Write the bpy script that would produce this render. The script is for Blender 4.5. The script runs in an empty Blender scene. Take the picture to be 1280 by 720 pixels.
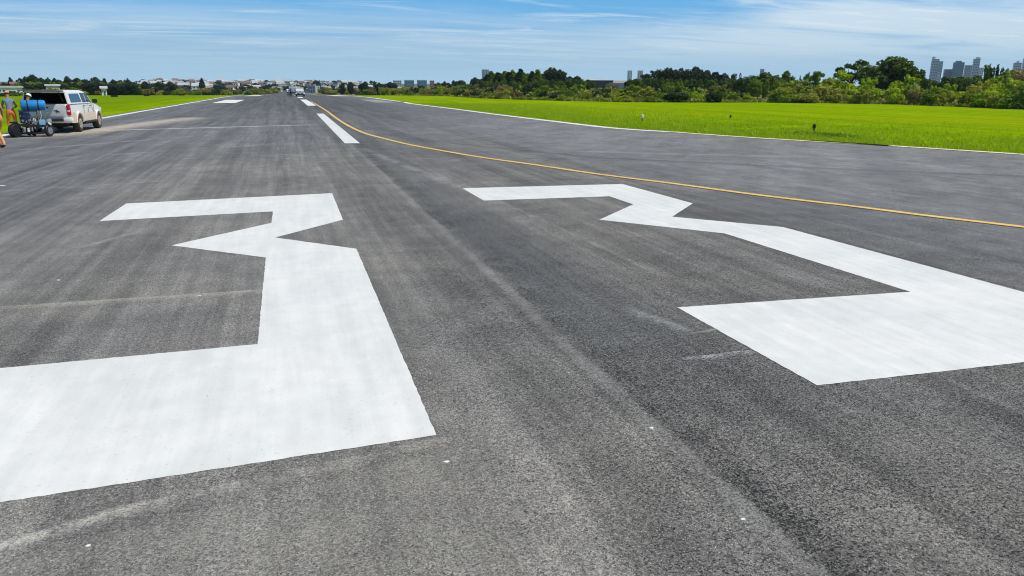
import bpy, bmesh, math, random
import numpy as np
from mathutils import Vector, Matrix, Euler
random.seed(7); RNG = np.random.default_rng(7)
R = math.radians
SC = bpy.context.scene
COL = SC.collection

# ------------------------------------------------------------------ camera
F_PX, PITCH, YAW, ROLL, EYE = 892.18, 0.274179, 0.298521, 0.0037560, 1.95
cam_d = bpy.data.cameras.new('camera'); cam = bpy.data.objects.new('camera', cam_d); COL.objects.link(cam)
cam_d.sensor_width = 36.0; cam_d.lens = 36.0 * F_PX / 1280.0
cam_d.clip_start = 0.05; cam_d.clip_end = 60000
cam.matrix_world = (Matrix.Translation((0, 0, EYE+0.033))   # standing on the pavement, which lies 3 cm above the grass
                    @ Matrix.Rotation(-YAW, 4, 'Z')
                    @ Matrix.Rotation(math.pi/2 - PITCH, 4, 'X') @ Matrix.Rotation(ROLL, 4, 'Z'))
SC.camera = cam

# ------------------------------------------------------------------ node helper
class NT:
    def __init__(s, tree):
        s.t = tree; s.t.nodes.clear()
    def n(s, kind, **kw):
        nd = s.t.nodes.new(kind)
        for k, v in kw.items(): setattr(nd, k, v)
        return nd
    def put(s, sock, v):
        if v is None: return
        if isinstance(v, bpy.types.NodeSocket): s.t.links.new(v, sock)
        elif isinstance(v, (tuple, list)):
            v = tuple(v)
            if len(sock.default_value) == 4 and len(v) == 3: v = v + (1,)
            sock.default_value = v
        else: sock.default_value = v
    def m(s, op, a, b=None, c=None, clamp=False):
        nd = s.n('ShaderNodeMath', operation=op, use_clamp=clamp)
        for i, v in enumerate((a, b, c)): s.put(nd.inputs[i], v)
        return nd.outputs[0]
    def noise(s, vec, scale, detail=4, rough=0.55, dist=0.0, lac=2.0):
        nd = s.n('ShaderNodeTexNoise'); s.put(nd.inputs['Vector'], vec)
        nd.inputs['Scale'].default_value = scale; nd.inputs['Detail'].default_value = detail
        nd.inputs['Roughness'].default_value = rough; nd.inputs['Distortion'].default_value = dist
        nd.inputs['Lacunarity'].default_value = lac
        return nd.outputs['Fac']
    def vor(s, vec, scale, feature='F1', out='Distance', rnd=1.0):
        nd = s.n('ShaderNodeTexVoronoi', feature=feature); s.put(nd.inputs['Vector'], vec)
        nd.inputs['Scale'].default_value = scale; nd.inputs['Randomness'].default_value = rnd
        return nd.outputs[out]
    def mapv(s, vec, scale=(1,1,1), loc=(0,0,0), rot=(0,0,0), kind='POINT'):
        nd = s.n('ShaderNodeMapping', vector_type=kind); s.put(nd.inputs['Vector'], vec)
        nd.inputs['Scale'].default_value = scale; nd.inputs['Location'].default_value = loc; nd.inputs['Rotation'].default_value = rot
        return nd.outputs[0]
    def rng(s, v, a, b, c=0.0, d=1.0, smooth=True):
        nd = s.n('ShaderNodeMapRange', interpolation_type='SMOOTHSTEP' if smooth else 'LINEAR'); nd.clamp = True
        for i, x in enumerate((v, a, b, c, d)): s.put(nd.inputs[i], x)
        return nd.outputs[0]
    def mix(s, f, a, b, blend='MIX'):
        nd = s.n('ShaderNodeMix', data_type='RGBA', blend_type=blend)
        s.put(nd.inputs[0], f); s.put(nd.inputs[6], a); s.put(nd.inputs[7], b)
        return nd.outputs[2]
    def xyz(s, v):
        nd = s.n('ShaderNodeSeparateXYZ'); s.put(nd.inputs[0], v); return nd.outputs
    def comb(s, x, y, z):
        nd = s.n('ShaderNodeCombineXYZ')
        for i, v in enumerate((x, y, z)): s.put(nd.inputs[i], v)
        return nd.outputs[0]
    def ramp(s, v, stops, interp='LINEAR'):
        nd = s.n('ShaderNodeValToRGB'); s.put(nd.inputs[0], v); cr = nd.color_ramp; cr.interpolation = interp
        while len(cr.elements) < len(stops): cr.elements.new(0.5)
        for e, (p, c) in zip(cr.elements, stops):
            e.position = p; e.color = tuple(c) + (1,) if len(c) == 3 else c
        return nd.outputs[0]
    def bump(s, h, dist, strength=1.0):
        nd = s.n('ShaderNodeBump'); s.put(nd.inputs['Height'], h)
        nd.inputs['Distance'].default_value = dist; nd.inputs['Strength'].default_value = strength
        return nd.outputs[0]
    def bsdf(s, color, rough=0.8, metal=0.0, normal=None, spec=0.4, **kw):
        nd = s.n('ShaderNodeBsdfPrincipled'); s.put(nd.inputs['Base Color'], color)
        s.put(nd.inputs['Roughness'], rough); s.put(nd.inputs['Metallic'], metal)
        s.put(nd.inputs['Specular IOR Level'], spec)
        if normal is not None: s.put(nd.inputs['Normal'], normal)
        for k, v in kw.items(): s.put(nd.inputs[k], v)
        return nd.outputs[0]
    def out(s, sh, vol=None):
        o = s.n('ShaderNodeOutputMaterial')
        if sh: s.t.links.new(sh, o.inputs[0])
        if vol: s.t.links.new(vol, o.inputs[1])

def new_mat(name):
    m = bpy.data.materials.new(name); m.use_nodes = True
    return m, NT(m.node_tree)

# ------------------------------------------------------------------ sky and sun
SUN_EL, SUN_AZ = R(58), R(118)      # azimuth clockwise from +Y: high, to the right and a little behind
w = bpy.data.worlds.new('World'); SC.world = w; w.use_nodes = True
n = NT(w.node_tree)
gen = n.n('ShaderNodeTexCoord').outputs['Generated']
vx, vy, vz = n.xyz(gen)
zz = n.m('MAXIMUM', vz, 0.0)
# the sky is read a little higher up than the view, which keeps the low band as blue as this clear air
zs = n.m('ADD', n.m('MULTIPLY', zz, 3.2), 0.10)
sk = n.n('ShaderNodeTexSky', sky_type='NISHITA'); sk.sun_disc = False
sk.sun_elevation = SUN_EL; sk.sun_rotation = SUN_AZ
sk.air_density = 1.0; sk.dust_density = 0.3; sk.ozone_density = 2.5; sk.altitude = 900
nv = n.n('ShaderNodeVectorMath', operation='NORMALIZE'); n.put(nv.inputs[0], n.comb(vx, vy, zs))
n.put(sk.inputs[0], nv.outputs[0])
skyc = n.mix(1.0, sk.outputs[0], (0.90, 1.03, 1.03), 'MULTIPLY')
# the lowest few degrees are a stronger, brighter blue
skyc = n.mix(n.rng(zz, 0.12, 0.38, 1, 0), skyc, n.mix(n.rng(zz, 0.02, 0.11), (3.0, 5.3, 7.3), (1.35, 4.35, 7.9)))
# cirrus: a thin sheet seen edge on
den = n.m('ADD', zz, 0.045)
cu = n.m('DIVIDE', vx, den); cv = n.m('DIVIDE', vy, den)
plane = n.comb(cu, cv, 0.0)
pl = n.mapv(plane, rot=(0, 0, R(24)), scale=(0.55, 1.7, 1))
warp = n.noise(n.mapv(plane, scale=(0.35, 0.5, 1)), 1.0, 3, 0.5)
w1 = n.n('ShaderNodeVectorMath', operation='ADD'); n.put(w1.inputs[0], pl); n.put(w1.inputs[1], n.comb(n.m('MULTIPLY', warp, 1.6), n.m('MULTIPLY', warp, 1.2), 0.0))
c1 = n.noise(w1.outputs[0], 0.62, 9, 0.60, 0.35)
c2 = n.noise(w1.outputs[0], 2.1, 8, 0.66, 0.6)
az = n.m('ARCTAN2', vx, vy)                       # radians to the right of the runway
# elevation of the upper edge of the veil changes with azimuth
el = zz
veil_top = n.ramp(n.rng(az, -0.35, 1.0, 0, 1, False), [(0.0, (.62,)*3), (0.22, (.60,)*3), (0.42, (.60,)*3), (0.55, (.50,)*3), (0.68, (.54,)*3), (0.80, (.80,)*3), (0.90, (.95,)*3), (1.0, (.70,)*3)])
vt = n.m('MULTIPLY', veil_top, 0.16)
wob = n.m('MULTIPLY', n.m('SUBTRACT', c2, 0.5), 0.06)
upper = n.rng(n.m('SUBTRACT', n.m('ADD', el, wob), vt), -0.030, 0.018, 1, 0)
lower = n.rng(el, 0.0, 0.055, 0.0, 1.0)
dens = n.m('MULTIPLY', n.rng(c1, 0.30, 0.58), n.rng(c2, 0.30, 0.66, 0.28, 1.0))
right = n.rng(az, 0.10, 0.65, 0.68, 1.0)
cl = n.m('MULTIPLY', n.m('MULTIPLY', n.m('MULTIPLY', dens, upper), n.m('ADD', n.m('MULTIPLY', lower, 0.85), 0.15)), right)
# thin stray streaks above the veil
stray = n.m('MULTIPLY', n.rng(n.noise(n.mapv(plane, rot=(0, 0, R(20)), scale=(0.55, 1.9, 1)), 0.9, 8, 0.60, 0.9), 0.47, 0.78), 0.80)
stray = n.m('MULTIPLY', stray, n.rng(el, 0.025, 0.06))
body = n.m('MULTIPLY', n.m('MULTIPLY', n.rng(c1, 0.20, 0.52), upper), n.m('MULTIPLY', n.rng(az, 0.25, 0.62, 0.32, 0.78), n.rng(el, 0.012, 0.05)))
cl = n.m('MAXIMUM', n.m('MAXIMUM', cl, stray), body)
cc = n.mix(n.rng(el, 0.0, 0.10), (5.9, 7.5, 8.6), (7.4, 8.4, 9.0))
skyf = n.mix(cl, skyc, cc)
# milky air near the horizon
skyf = n.mix(n.rng(el, 0.0, 0.06, 0.80, 0.0), skyf, (4.5, 6.7, 8.4))
bg = n.n('ShaderNodeBackground'); n.put(bg.inputs[0], skyf); bg.inputs[1].default_value = 0.105
wo = n.n('ShaderNodeOutputWorld'); w.node_tree.links.new(bg.outputs[0], wo.inputs[0])

sd = bpy.data.lights.new('sun', 'SUN'); sd.energy = 4.2; sd.angle = R(0.53); sd.color = (1.0, 0.955, 0.865)
sun = bpy.data.objects.new('sun', sd); COL.objects.link(sun)
to_sun = Vector((math.sin(SUN_AZ)*math.cos(SUN_EL), math.cos(SUN_AZ)*math.cos(SUN_EL), math.sin(SUN_EL)))
sun.rotation_euler = to_sun.to_track_quat('Z', 'Y').to_euler()
sun.location = to_sun * 50
SC.view_settings.view_transform = 'Standard'; SC.view_settings.look = 'None'
SC.view_settings.exposure = 0.0; SC.view_settings.gamma = 1.0
SC.render.engine = 'CYCLES'
SC.render.filter_size = 1.05; SC.cycles.filter_width = 1.05
SC.cycles.max_bounces = 6; SC.cycles.transparent_max_bounces = 8; SC.cycles.volume_bounces = 0

# ------------------------------------------------------------------ survey: ground points as paced off from the camera's standpoint
def terr(y):
    """height of the land as a function of the distance along the runway"""
    def ss(a, b, v):
        t = min(1, max(0, (v-a)/(b-a))); return t*t*(3-2*t)
    return -2.3*ss(130, 430, y) + 9.5*ss(560, 1300, y)
YS = [-60, -20, 0, 10, 20, 30, 40, 60, 80, 100, 130] + list(range(145, 431, 15)) + [460, 500, 560, 620, 680, 740, 800, 860, 920, 980, 1040, 1100, 1160, 1220, 1300, 1700, 2200, 2700]
def terr_l(y):
    return float(np.interp(y, YS, [terr(v) for v in YS]))
def ray(px, py):
    x, y = px-640.0, 360.0-py
    c, s = math.cos(ROLL), math.sin(ROLL); x, y = c*x-s*y, s*x+c*y
    fw = F_PX*math.cos(PITCH)+y*math.sin(PITCH); up = -F_PX*math.sin(PITCH)+y*math.cos(PITCH)
    d = Vector((x*math.cos(YAW)+fw*math.sin(YAW), -x*math.sin(YAW)+fw*math.cos(YAW), up)); return d
def G(px, py):
    d = ray(px, py); t = EYE/(-d.z); return (d.x*t, d.y*t)
def spot(px, dist):
    """ground point in the direction of a survey column, dist metres away"""
    d = ray(px, 112); h = Vector((d.x, d.y)).normalized(); x, y = h.x*dist, h.y*dist
    return Vector((x, y, terr_l(y)))
def hgt(px, py, dist):
    """height above the local ground of a sighted top"""
    d = ray(px, py); hl = math.hypot(d.x, d.y); p = spot(px, dist)
    return EYE + d.z/hl*dist - p.z
def wid(px0, px1, dist):
    a, b = ray(px0, 112), ray(px1, 112)
    return abs(math.atan2(a.x, a.y)-math.atan2(b.x, b.y))*dist

# ------------------------------------------------------------------ object helpers
def tag(o, label=None, cat=None, group=None, kind=None):
    if label: o['label'] = label
    if cat: o['category'] = cat
    if group: o['group'] = group
    if kind: o['kind'] = kind
    return o
def link(name, me, parent=None):
    o = bpy.data.objects.new(name, me); COL.objects.link(o)
    if parent is not None: o.parent = parent
    return o
def empty(name, loc, rz=0.0, label=None, cat=None, group=None):
    o = bpy.data.objects.new(name, None); COL.objects.link(o); o.location = loc; o.rotation_euler = (0, 0, rz)
    o.empty_display_size = 0.3
    return tag(o, label, cat, group)
def mesh_from(verts, faces, mats, name='m', smooth=False, mi=None):
    me = bpy.data.meshes.new(name); me.from_pydata([tuple(v) for v in verts], [], faces)
    for m in (mats if isinstance(mats, (list, tuple)) else [mats]): me.materials.append(m)
    if mi is not None: me.polygons.foreach_set('material_index', mi)
    if smooth: me.polygons.foreach_set('use_smooth', [True]*len(me.polygons))
    me.update(); return me
def copy_tree(o, parent=None):
    c = o.copy(); COL.objects.link(c)
    if parent is not None: c.parent = parent
    for ch in [x for x in KIDS.get(o.name, [])]: copy_tree_child(ch, c)
    return c
KIDS = {}
def copy_tree_child(o, parent):
    c = o.copy(); COL.objects.link(c); c.parent = parent
    for ch in KIDS.get(o.name, []): copy_tree_child(ch, c)
def register(root):
    """remember children so later copies are cheap"""
    for o in list(root.children): KIDS.setdefault(root.name, []).append(o); register(o)

class MB:
    """collects boxes, tubes, lathes into one mesh"""
    def __init__(s): s.bm = bmesh.new()
    def _xf(s, geom, M): bmesh.ops.transform(s.bm, matrix=M, verts=geom)
    def box(s, c, size, rot=(0, 0, 0), bev=0.0, taper=None):
        g = bmesh.ops.create_cube(s.bm, size=1.0); vs = g['verts']
        for v in vs:
            v.co = Vector((v.co.x*size[0], v.co.y*size[1], v.co.z*size[2]))
            if taper and v.co.z > 0: v.co.x *= taper[0]; v.co.y *= taper[1]
        if bev:
            es = list({e for v in vs for e in v.link_edges})
            r = bmesh.ops.bevel(s.bm, geom=es, offset=bev, segments=2, affect='EDGES', profile=0.6)
            vs = list({v for f in r['faces'] for v in f.verts} | {v for v in vs if v.is_valid})
        s._xf(vs, Matrix.Translation(c) @ Euler(rot).to_matrix().to_4x4()); return s
    def tube(s, pts, r, seg=8, cap=True):
        pts = [Vector(p) for p in pts]; rs = r if isinstance(r, (list, tuple)) else [r]*len(pts)
        rings = []; up = None
        for i, p in enumerate(pts):
            d = (pts[min(i+1, len(pts)-1)]-pts[max(i-1, 0)]).normalized()
            if up is None: up = Vector((0, 0, 1)) if abs(d.z) < 0.9 else Vector((1, 0, 0))
            a = d.cross(up).normalized(); b = a.cross(d).normalized(); up = b
            rings.append([s.bm.verts.new(p+(a*math.cos(t)+b*math.sin(t))*rs[i]) for t in [2*math.pi*k/seg for k in range(seg)]])
        for i in range(len(rings)-1):
            for k in range(seg): s.bm.faces.new((rings[i][k], rings[i][(k+1) % seg], rings[i+1][(k+1) % seg], rings[i+1][k]))
        if cap: s.bm.faces.new(rings[0][::-1]); s.bm.faces.new(rings[-1])
        return s
    def lathe(s, prof, c=(0, 0, 0), axis='Z', seg=24):
        rings = []
        for r, h in prof:
            ring = []
            for k in range(seg):
                t = 2*math.pi*k/seg; v = Vector((r*math.cos(t), r*math.sin(t), h))
                if axis == 'X': v = Vector((v.z, v.x, v.y))
                if axis == 'Y': v = Vector((v.y, v.z, v.x))
                ring.append(s.bm.verts.new(v+Vector(c)))
            rings.append(ring)
        for i in range(len(rings)-1):
            for k in range(seg): s.bm.faces.new((rings[i][k], rings[i][(k+1) % seg], rings[i+1][(k+1) % seg], rings[i+1][k]))
        s.bm.faces.new(rings[0][::-1]); s.bm.faces.new(rings[-1]); return s
    def poly(s, pts, thick, M=Matrix.Identity(4)):
        """polygon in XY extruded +Z by thick, then placed with M"""
        a = [s.bm.verts.new(M @ Vector((p[0], p[1], 0))) for p in pts]; b = [s.bm.verts.new(M @ Vector((p[0], p[1], thick))) for p in pts]
        k = len(pts); s.bm.faces.new(a[::-1]); s.bm.faces.new(b)
        for i in range(k): s.bm.faces.new((a[i], a[(i+1) % k], b[(i+1) % k], b[i]))
        return s
    def quadmesh(s, grid):
        vs = [[s.bm.verts.new(p) for p in row] for row in grid]
        for i in range(len(vs)-1):
            for j in range(len(vs[0])-1): s.bm.faces.new((vs[i][j], vs[i][j+1], vs[i+1][j+1], vs[i+1][j]))
        return s
    def build(s, name, mat, parent=None, smooth=False, loc=None):
        bmesh.ops.recalc_face_normals(s.bm, faces=s.bm.faces)
        me = bpy.data.meshes.new(name); s.bm.to_mesh(me); s.bm.free()
        for m in (mat if isinstance(mat, (list, tuple)) else [mat]): me.materials.append(m)
        if smooth:
            me.polygons.foreach_set('use_smooth', [True]*len(me.polygons))
            me.set_sharp_from_angle(angle=R(38))
        o = link(name, me, parent)
        if loc: o.location = loc
        return o

# ------------------------------------------------------------------ materials
def plain(name, col, rough=0.6, metal=0.0, var=0.12, scale=6.0, spec=0.4, dirt=None, **kw):
    m, n = new_mat(name)
    tc = n.n('ShaderNodeTexCoord').outputs['Object']
    f = n.noise(tc, scale, 5, 0.6)
    c = n.mix(n.rng(f, 0.3, 0.7), tuple(x*(1-var) for x in col), tuple(min(1, x*(1+var)) for x in col))
    if dirt:
        c = n.mix(n.m('MULTIPLY', n.rng(n.noise(tc, scale*1.7, 6, 0.7), 0.45, 0.75), 0.5), c, dirt)
    n.out(n.bsdf(c, rough, metal, spec=spec, **kw)); return m

def asphalt_mat():
    m, n = new_mat('weathered_asphalt')
    P = n.n('ShaderNodeTexCoord').outputs['Object']
    x, y, z = n.xyz(P)
    big = n.noise(P, 0.35, 5, 0.6)
    mid = n.noise(P, 2.2, 6, 0.62)
    fine = n.noise(P, 24, 4, 0.7)
    # lanes left by rollers and wheels, running along the runway, wandering a little
    xw = n.m('ADD', x, n.m('MULTIPLY', n.m('SUBTRACT', n.noise(P, 0.07, 1), 0.5), 0.7))
    s1 = n.noise(n.comb(n.m('MULTIPLY', xw, 1.6), n.m('MULTIPLY', y, 0.05), 0.0), 1.0, 5, 0.6)
    s2 = n.noise(n.comb(n.m('MULTIPLY', xw, 9.0), n.m('MULTIPLY', y, 0.22), 3.0), 1.0, 4, 0.6)
    # the turn-off lane streaks swing out to the right
    a2 = R(-52)
    pr = n.mapv(P, rot=(0, 0, R(38)))
    px_, py_, _ = n.xyz(pr)
    s3 = n.noise(n.comb(n.m('MULTIPLY', px_, 1.1), n.m('MULTIPLY', py_, 0.06), 7.0), 1.0, 5, 0.6)
    turn = n.rng(n.m('SUBTRACT', x, n.m('MULTIPLY', n.m('MAXIMUM', n.m('SUBTRACT', 22.0, y), 0.0), -0.0)), 6.5, 10.0)
    streak = n.m('ADD', n.m('MULTIPLY', s1, n.m('SUBTRACT', 1.0, turn)), n.m('MULTIPLY', s3, turn))
    warmth = n.m('ADD', n.rng(x, -6.5, -1.5), n.m('MULTIPLY', n.rng(x, 6.2, 9.0), -1.0))
    warmth = n.m('MULTIPLY', warmth, n.rng(y, 14, 34, 1.0, 0.25))
    warmth = n.m('MULTIPLY', warmth, n.rng(big, 0.3, 0.7, 0.5, 1.0))
    col = n.mix(warmth, (0.134, 0.134, 0.136), (0.190, 0.178, 0.160))
    col = n.mix(n.m('MULTIPLY', n.rng(x, 6.5, 10.0), n.rng(y, 30, 60, 1, 0.3)), col, (0.205, 0.204, 0.203))
    def mul(c, v):
        return n.mix(1.0, c, n.comb(v, v, v), 'MULTIPLY')
    soft = n.rng(streak, 0.32, 0.68, 0.88, 1.08)
    hard = n.rng(streak, 0.32, 0.68, 0.72, 1.22)
    col = mul(col, n.m('ADD', n.m('MULTIPLY', soft, turn), n.m('MULTIPLY', hard, n.m('SUBTRACT', 1.0, turn))))
    col = mul(col, n.rng(s2, 0.3, 0.7, 0.84, 1.15))
    scuf = n.m('MULTIPLY', n.rng(n.noise(n.comb(n.m('MULTIPLY', xw, 5.0), n.m('MULTIPLY', y, 0.16), 19.0), 1.0, 7, 0.7, 0.3), 0.56, 0.72), n.rng(n.noise(P, 0.5, 4), 0.40, 0.62))
    scuf = n.m('MULTIPLY', scuf, n.rng(y, 3, 12, 0.35, 1))
    col = n.mix(n.m('MULTIPLY', scuf, 0.50), col, (0.33, 0.31, 0.285))
    col = mul(col, n.rng(mid, 0.3, 0.7, 0.86, 1.14))
    col = mul(col, n.rng(big, 0.3, 0.7, 0.88, 1.12))
    # rubber laid down further along
    rub = n.m('MULTIPLY', n.rng(y, 34, 85), n.rng(n.m('ABSOLUTE', n.m('SUBTRACT', x, 2.0)), 6, 12, 1, 0))
    rs = n.noise(n.comb(n.m('MULTIPLY', xw, 1.9), n.m('MULTIPLY', y, 0.012), 11.0), 1.0, 4, 0.6)
    col = mul(col, n.m('SUBTRACT', 1.0, n.m('MULTIPLY', rub, n.rng(rs, 0.3, 0.66, 0.15, 0.50))))
    # the paving joint on the centre line: pale lip on the left, open coarse strip on the right
    dx = n.m('SUBTRACT', n.m('SUBTRACT', x, n.m('MULTIPLY', y, 0.0035)), 2.005)
    dx = n.m('ADD', dx, n.m('MULTIPLY', n.m('SUBTRACT', n.noise(P, 1.3, 4, 0.6), 0.5), 0.10))
    lip = n.m('MULTIPLY', n.rng(dx, -0.15, -0.06), n.rng(dx, -0.025, 0.01, 1, 0))
    lip = n.m('MULTIPLY', lip, n.rng(mid, 0.30, 0.60, 0.15, 0.9))
    lip = n.m('MULTIPLY', lip, n.rng(y, 12, 30, 1, 0.35))
    coarse = n.m('MULTIPLY', n.rng(dx, -0.01, 0.04), n.rng(dx, 0.06, 0.42, 1, 0))
    coarse = n.m('MULTIPLY', coarse, n.rng(n.noise(P, 1.7, 4, 0.6), 0.35, 0.62, 0.15, 1))
    lane = n.m('MULTIPLY', n.rng(dx, 0.0, 0.18), n.rng(dx, 0.35, 1.6, 1, 0))
    lane = n.m('MULTIPLY', lane, n.m('MULTIPLY', n.rng(y, 2.5, 6), n.rng(y, 32, 60, 1, 0)))
    col = n.mix(n.m('MULTIPLY', lane, 0.58), col, (0.098, 0.099, 0.101))
    col = mul(col, n.m('SUBTRACT', 1.0, n.m('MULTIPLY', n.m('MULTIPLY', n.rng(x, 1.9, 2.4), n.rng(y, 8, 14, 1, 0)), 0.13)))
    # aggregate
    jit = n.n('ShaderNodeVectorMath', operation='ADD'); n.put(jit.inputs[0], P)
    nz = n.n('ShaderNodeTexNoise'); n.put(nz.inputs['Vector'], P); nz.inputs['Scale'].default_value = 60
    sc_ = n.n('ShaderNodeVectorMath', operation='SCALE'); n.put(sc_.inputs[0], nz.outputs['Color']); sc_.inputs['Scale'].default_value = 0.010
    n.put(jit.inputs[1], sc_.outputs[0]); PJ = jit.outputs[0]
    cell = n.xyz(n.vor(PJ, 125, 'F1', 'Color'))[0]
    cell2 = n.xyz(n.vor(PJ, 210, 'F1', 'Color'))[1]
    edge = n.vor(PJ, 125, 'DISTANCE_TO_EDGE', 'Distance')
    col = mul(col, n.rng(cell, 0, 1, 0.52, 1.56, False))
    col = mul(col, n.rng(cell2, 0, 1, 0.68, 1.34, False))
    pit_n = n.noise(P, 78, 4, 0.68)
    patch = n.noise(P, 0.9, 4, 0.6)
    right_open = n.rng(x, 0.6, 1.6, 0.0, 0.055)
    thr = n.m('SUBTRACT', n.m('ADD', 0.405, n.m('ADD', right_open, n.m('MULTIPLY', coarse, 0.055))), n.m('MULTIPLY', n.rng(patch, 0.35, 0.65), 0.055))
    pit = n.m('MULTIPLY', n.rng(n.m('SUBTRACT', thr, pit_n), 0.0, 0.03), n.rng(edge, 0.05, 0.30, 1.0, 0.45))
    col = mul(col, n.m('SUBTRACT', 1.0, n.m('MULTIPLY', pit, 0.86)))
    crack = n.m('MULTIPLY', n.rng(n.vor(PJ, 78, 'DISTANCE_TO_EDGE', 'Distance'), 0.03, 0.14, 1, 0), n.rng(n.noise(P, 34, 3, 0.6), 0.52, 0.60))
    crack = n.m('MULTIPLY', crack, n.m('ADD', 0.35, n.m('ADD', n.m('MULTIPLY', n.rng(x, 0.8, 2.0), 0.35), n.m('MULTIPLY', coarse, 0.5))))
    col = mul(col, n.m('SUBTRACT', 1.0, n.m('MULTIPLY', crack, 0.9, None, True)))
    chips = n.rng(cell2, 0.975, 0.985, 0.0, 0.75)
    col = n.mix(chips, col, (0.50, 0.49, 0.47))
    col = mul(col, n.m('SUBTRACT', 1.0, n.m('MULTIPLY', coarse, 0.13)))
    col = n.mix(n.m('MULTIPLY', lip, 0.42), col, (0.27, 0.265, 0.255))

    def line(a, b, near, far, ends=0.25, nscale=3.0, lo=0.35, hi=0.62):
        """stain along the ground from a to b; near/far = soft widths to the right/left of its direction"""
        dxx, dyy = b[0]-a[0], b[1]-a[1]; L = math.hypot(dxx, dyy); ang = math.atan2(dyy, dxx)
        q = n.mapv(P, loc=(a[0], a[1], 0), rot=(0, 0, ang), kind='TEXTURE')
        u, v, _ = n.xyz(q)
        v = n.m('ADD', v, n.m('MULTIPLY', n.m('SUBTRACT', mid, 0.5), 0.07))
        mk = n.m('MULTIPLY', n.rng(v, -near, 0.0), n.rng(v, 0.0, far, 1, 0))
        mk = n.m('MULTIPLY', mk, n.m('MULTIPLY', n.rng(u, -ends, ends*0.6), n.rng(u, L-ends*0.6, L+ends, 1, 0)))
        return n.m('MULTIPLY', n.m('MULTIPLY', mk, n.rng(n.noise(P, nscale, 6, 0.7), lo, hi)), n.rng(fine, 0.25, 0.6, 0.45, 1.0))
    def stain(c, mk, amt, colr):
        v_ = n.m('MULTIPLY', n.rng(cell, 0, 1, 0.66, 1.34, False), n.m('SUBTRACT', 1.0, n.m('MULTIPLY', pit, 0.65)))
        cv_ = n.mix(1.0, colr, n.comb(v_, v_, v_), 'MULTIPLY')
        return n.mix(n.m('MULTIPLY', mk, min(1.0, amt*1.45)), c, cv_)
    dust = (0.34, 0.322, 0.285); grey = (0.37, 0.37, 0.36)
    # pale dusty ground in front of the left number
    edge_y = n.m('ADD', 3.46, n.m('MULTIPLY', x, 0.21))
    below = n.rng(n.m('SUBTRACT', n.m('ADD', y, n.m('MULTIPLY', mid, 0.12)), edge_y), -0.06, 0.07, 1, 0)
    dusty = n.m('MULTIPLY', n.m('MULTIPLY', below, n.rng(n.m('ADD', x, n.m('MULTIPLY', mid, 0.3)), 0.75, 1.15, 1, 0)), n.rng(n.noise(P, 1.6, 6, 0.65), 0.30, 0.62, 0.15, 1.0))
    col = stain(col, dusty, 0.30, (0.30, 0.285, 0.25))
    T = 1.0833
    def W(*pp): return tuple(v*T for v in pp)
    col = stain(col, line(W(-1.55, 2.92), W(-0.80, 3.16), .10, .05, .3, 5, .34, .54), 0.65, (0.44, 0.42, 0.38))
    col = stain(col, line(W(-0.85, 3.17), W(0.75, 3.42), .16, .03, .2, 4, .36, .60), 0.48, dust)
    col = stain(col, line(W(2.85, 3.08), W(5.6, 2.90), .12, .03, .3, 3, .42, .66), 0.30, grey)
    col = stain(col, line(W(2.66, 5.2), W(2.83, 4.6), .16, .10, .15, 4, .30, .60), 0.40, grey)
    col = stain(col, line(W(2.80, 4.52), W(3.10, 4.56), .05, .02, .1, 4, .30, .60), 0.45, grey)
    col = stain(col, line(W(2.51, 4.09), W(3.02, 4.09), .11, .004, .05, 9, .25, .62), 0.50, (0.50, 0.50, 0.50))
    col = stain(col, line(W(-2.30, 6.78), W(-0.34, 6.72), .20, .02, .5, 3, .24, .50), 0.60, dust)
    col = stain(col, line(W(-3.2, 6.2), W(-1.5, 6.6), .5, .3, .5, 2, .35, .65), 0.30, dust)
    col = stain(col, line(W(-2.35, 9.3), W(-2.0, 9.95), .10, .08, .3, 4, .30, .6), 0.40, grey)
    col = stain(col, line(W(3.15, 13.0), W(3.45, 6.4), .07, .10, .8, 2.5, .32, .60), 0.42, dust)
    col = stain(col, line(W(4.6, 12.2), W(4.9, 9.8), .06, .06, .4, 3, .35, .60), 0.35, dust)
    col = stain(col, line(W(2.9, 13.6), W(2.2, 21.5), .25, .25, 2.0, 1.5, .38, .60), 0.35, grey)
    col = stain(col, line(W(0.2, 13.5), W(1.0, 22.0), .35, .35, 2.5, 1.5, .42, .66), 0.25, dust)
    col = stain(col, line(W(-7.37, 34.2), W(0.9, 37.1), .34, .16, .8, 1.0, .05, .30), 0.69, (0.66, 0.65, 0.62))
    col = stain(col, line(W(-8.4, 31.5), W(-5.6, 46.5), 1.9, 1.2, 3.0, 1.2, .28, .48), 0.62, (0.52, 0.45, 0.36))
    col = stain(col, line(W(-9.0, 19.0), W(-1.0, 24.5), .25, .25, 1.5, 0.8, .36, .60), 0.35, grey)
    col = stain(col, line(W(-9.5, 22.0), W(-3.0, 30.0), .4, .3, 1.5, 0.8, .36, .60), 0.35, grey)
    col = stain(col, line(W(-5.5, 14.5), W(-2.5, 15.5), .12, .12, .6, 2.0, .36, .60), 0.30, grey)
    # dark tyre sweep through the turn-off
    for a_, b_ in (((7.8, 17.8), (12.0, 13.9)), ((12.0, 13.9), (17.5, 9.6)), ((4.4, 25.5), (7.8, 17.8))):
        col = stain(col, line(W(*a_), W(*b_), .35, .35, .9, 0.7, .20, .6), 0.45, (0.07, 0.072, 0.078))
    col = stain(col, line(W(8.5, 19.5), W(15.5, 15.2), .5, .4, 1.5, .7, .35, .6), 0.30, grey)
    h = n.m('ADD', n.m('MULTIPLY', cell, 0.35), n.m('ADD', n.m('MULTIPLY', pit, -1.0), n.m('MULTIPLY', fine, 0.8)))
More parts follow.
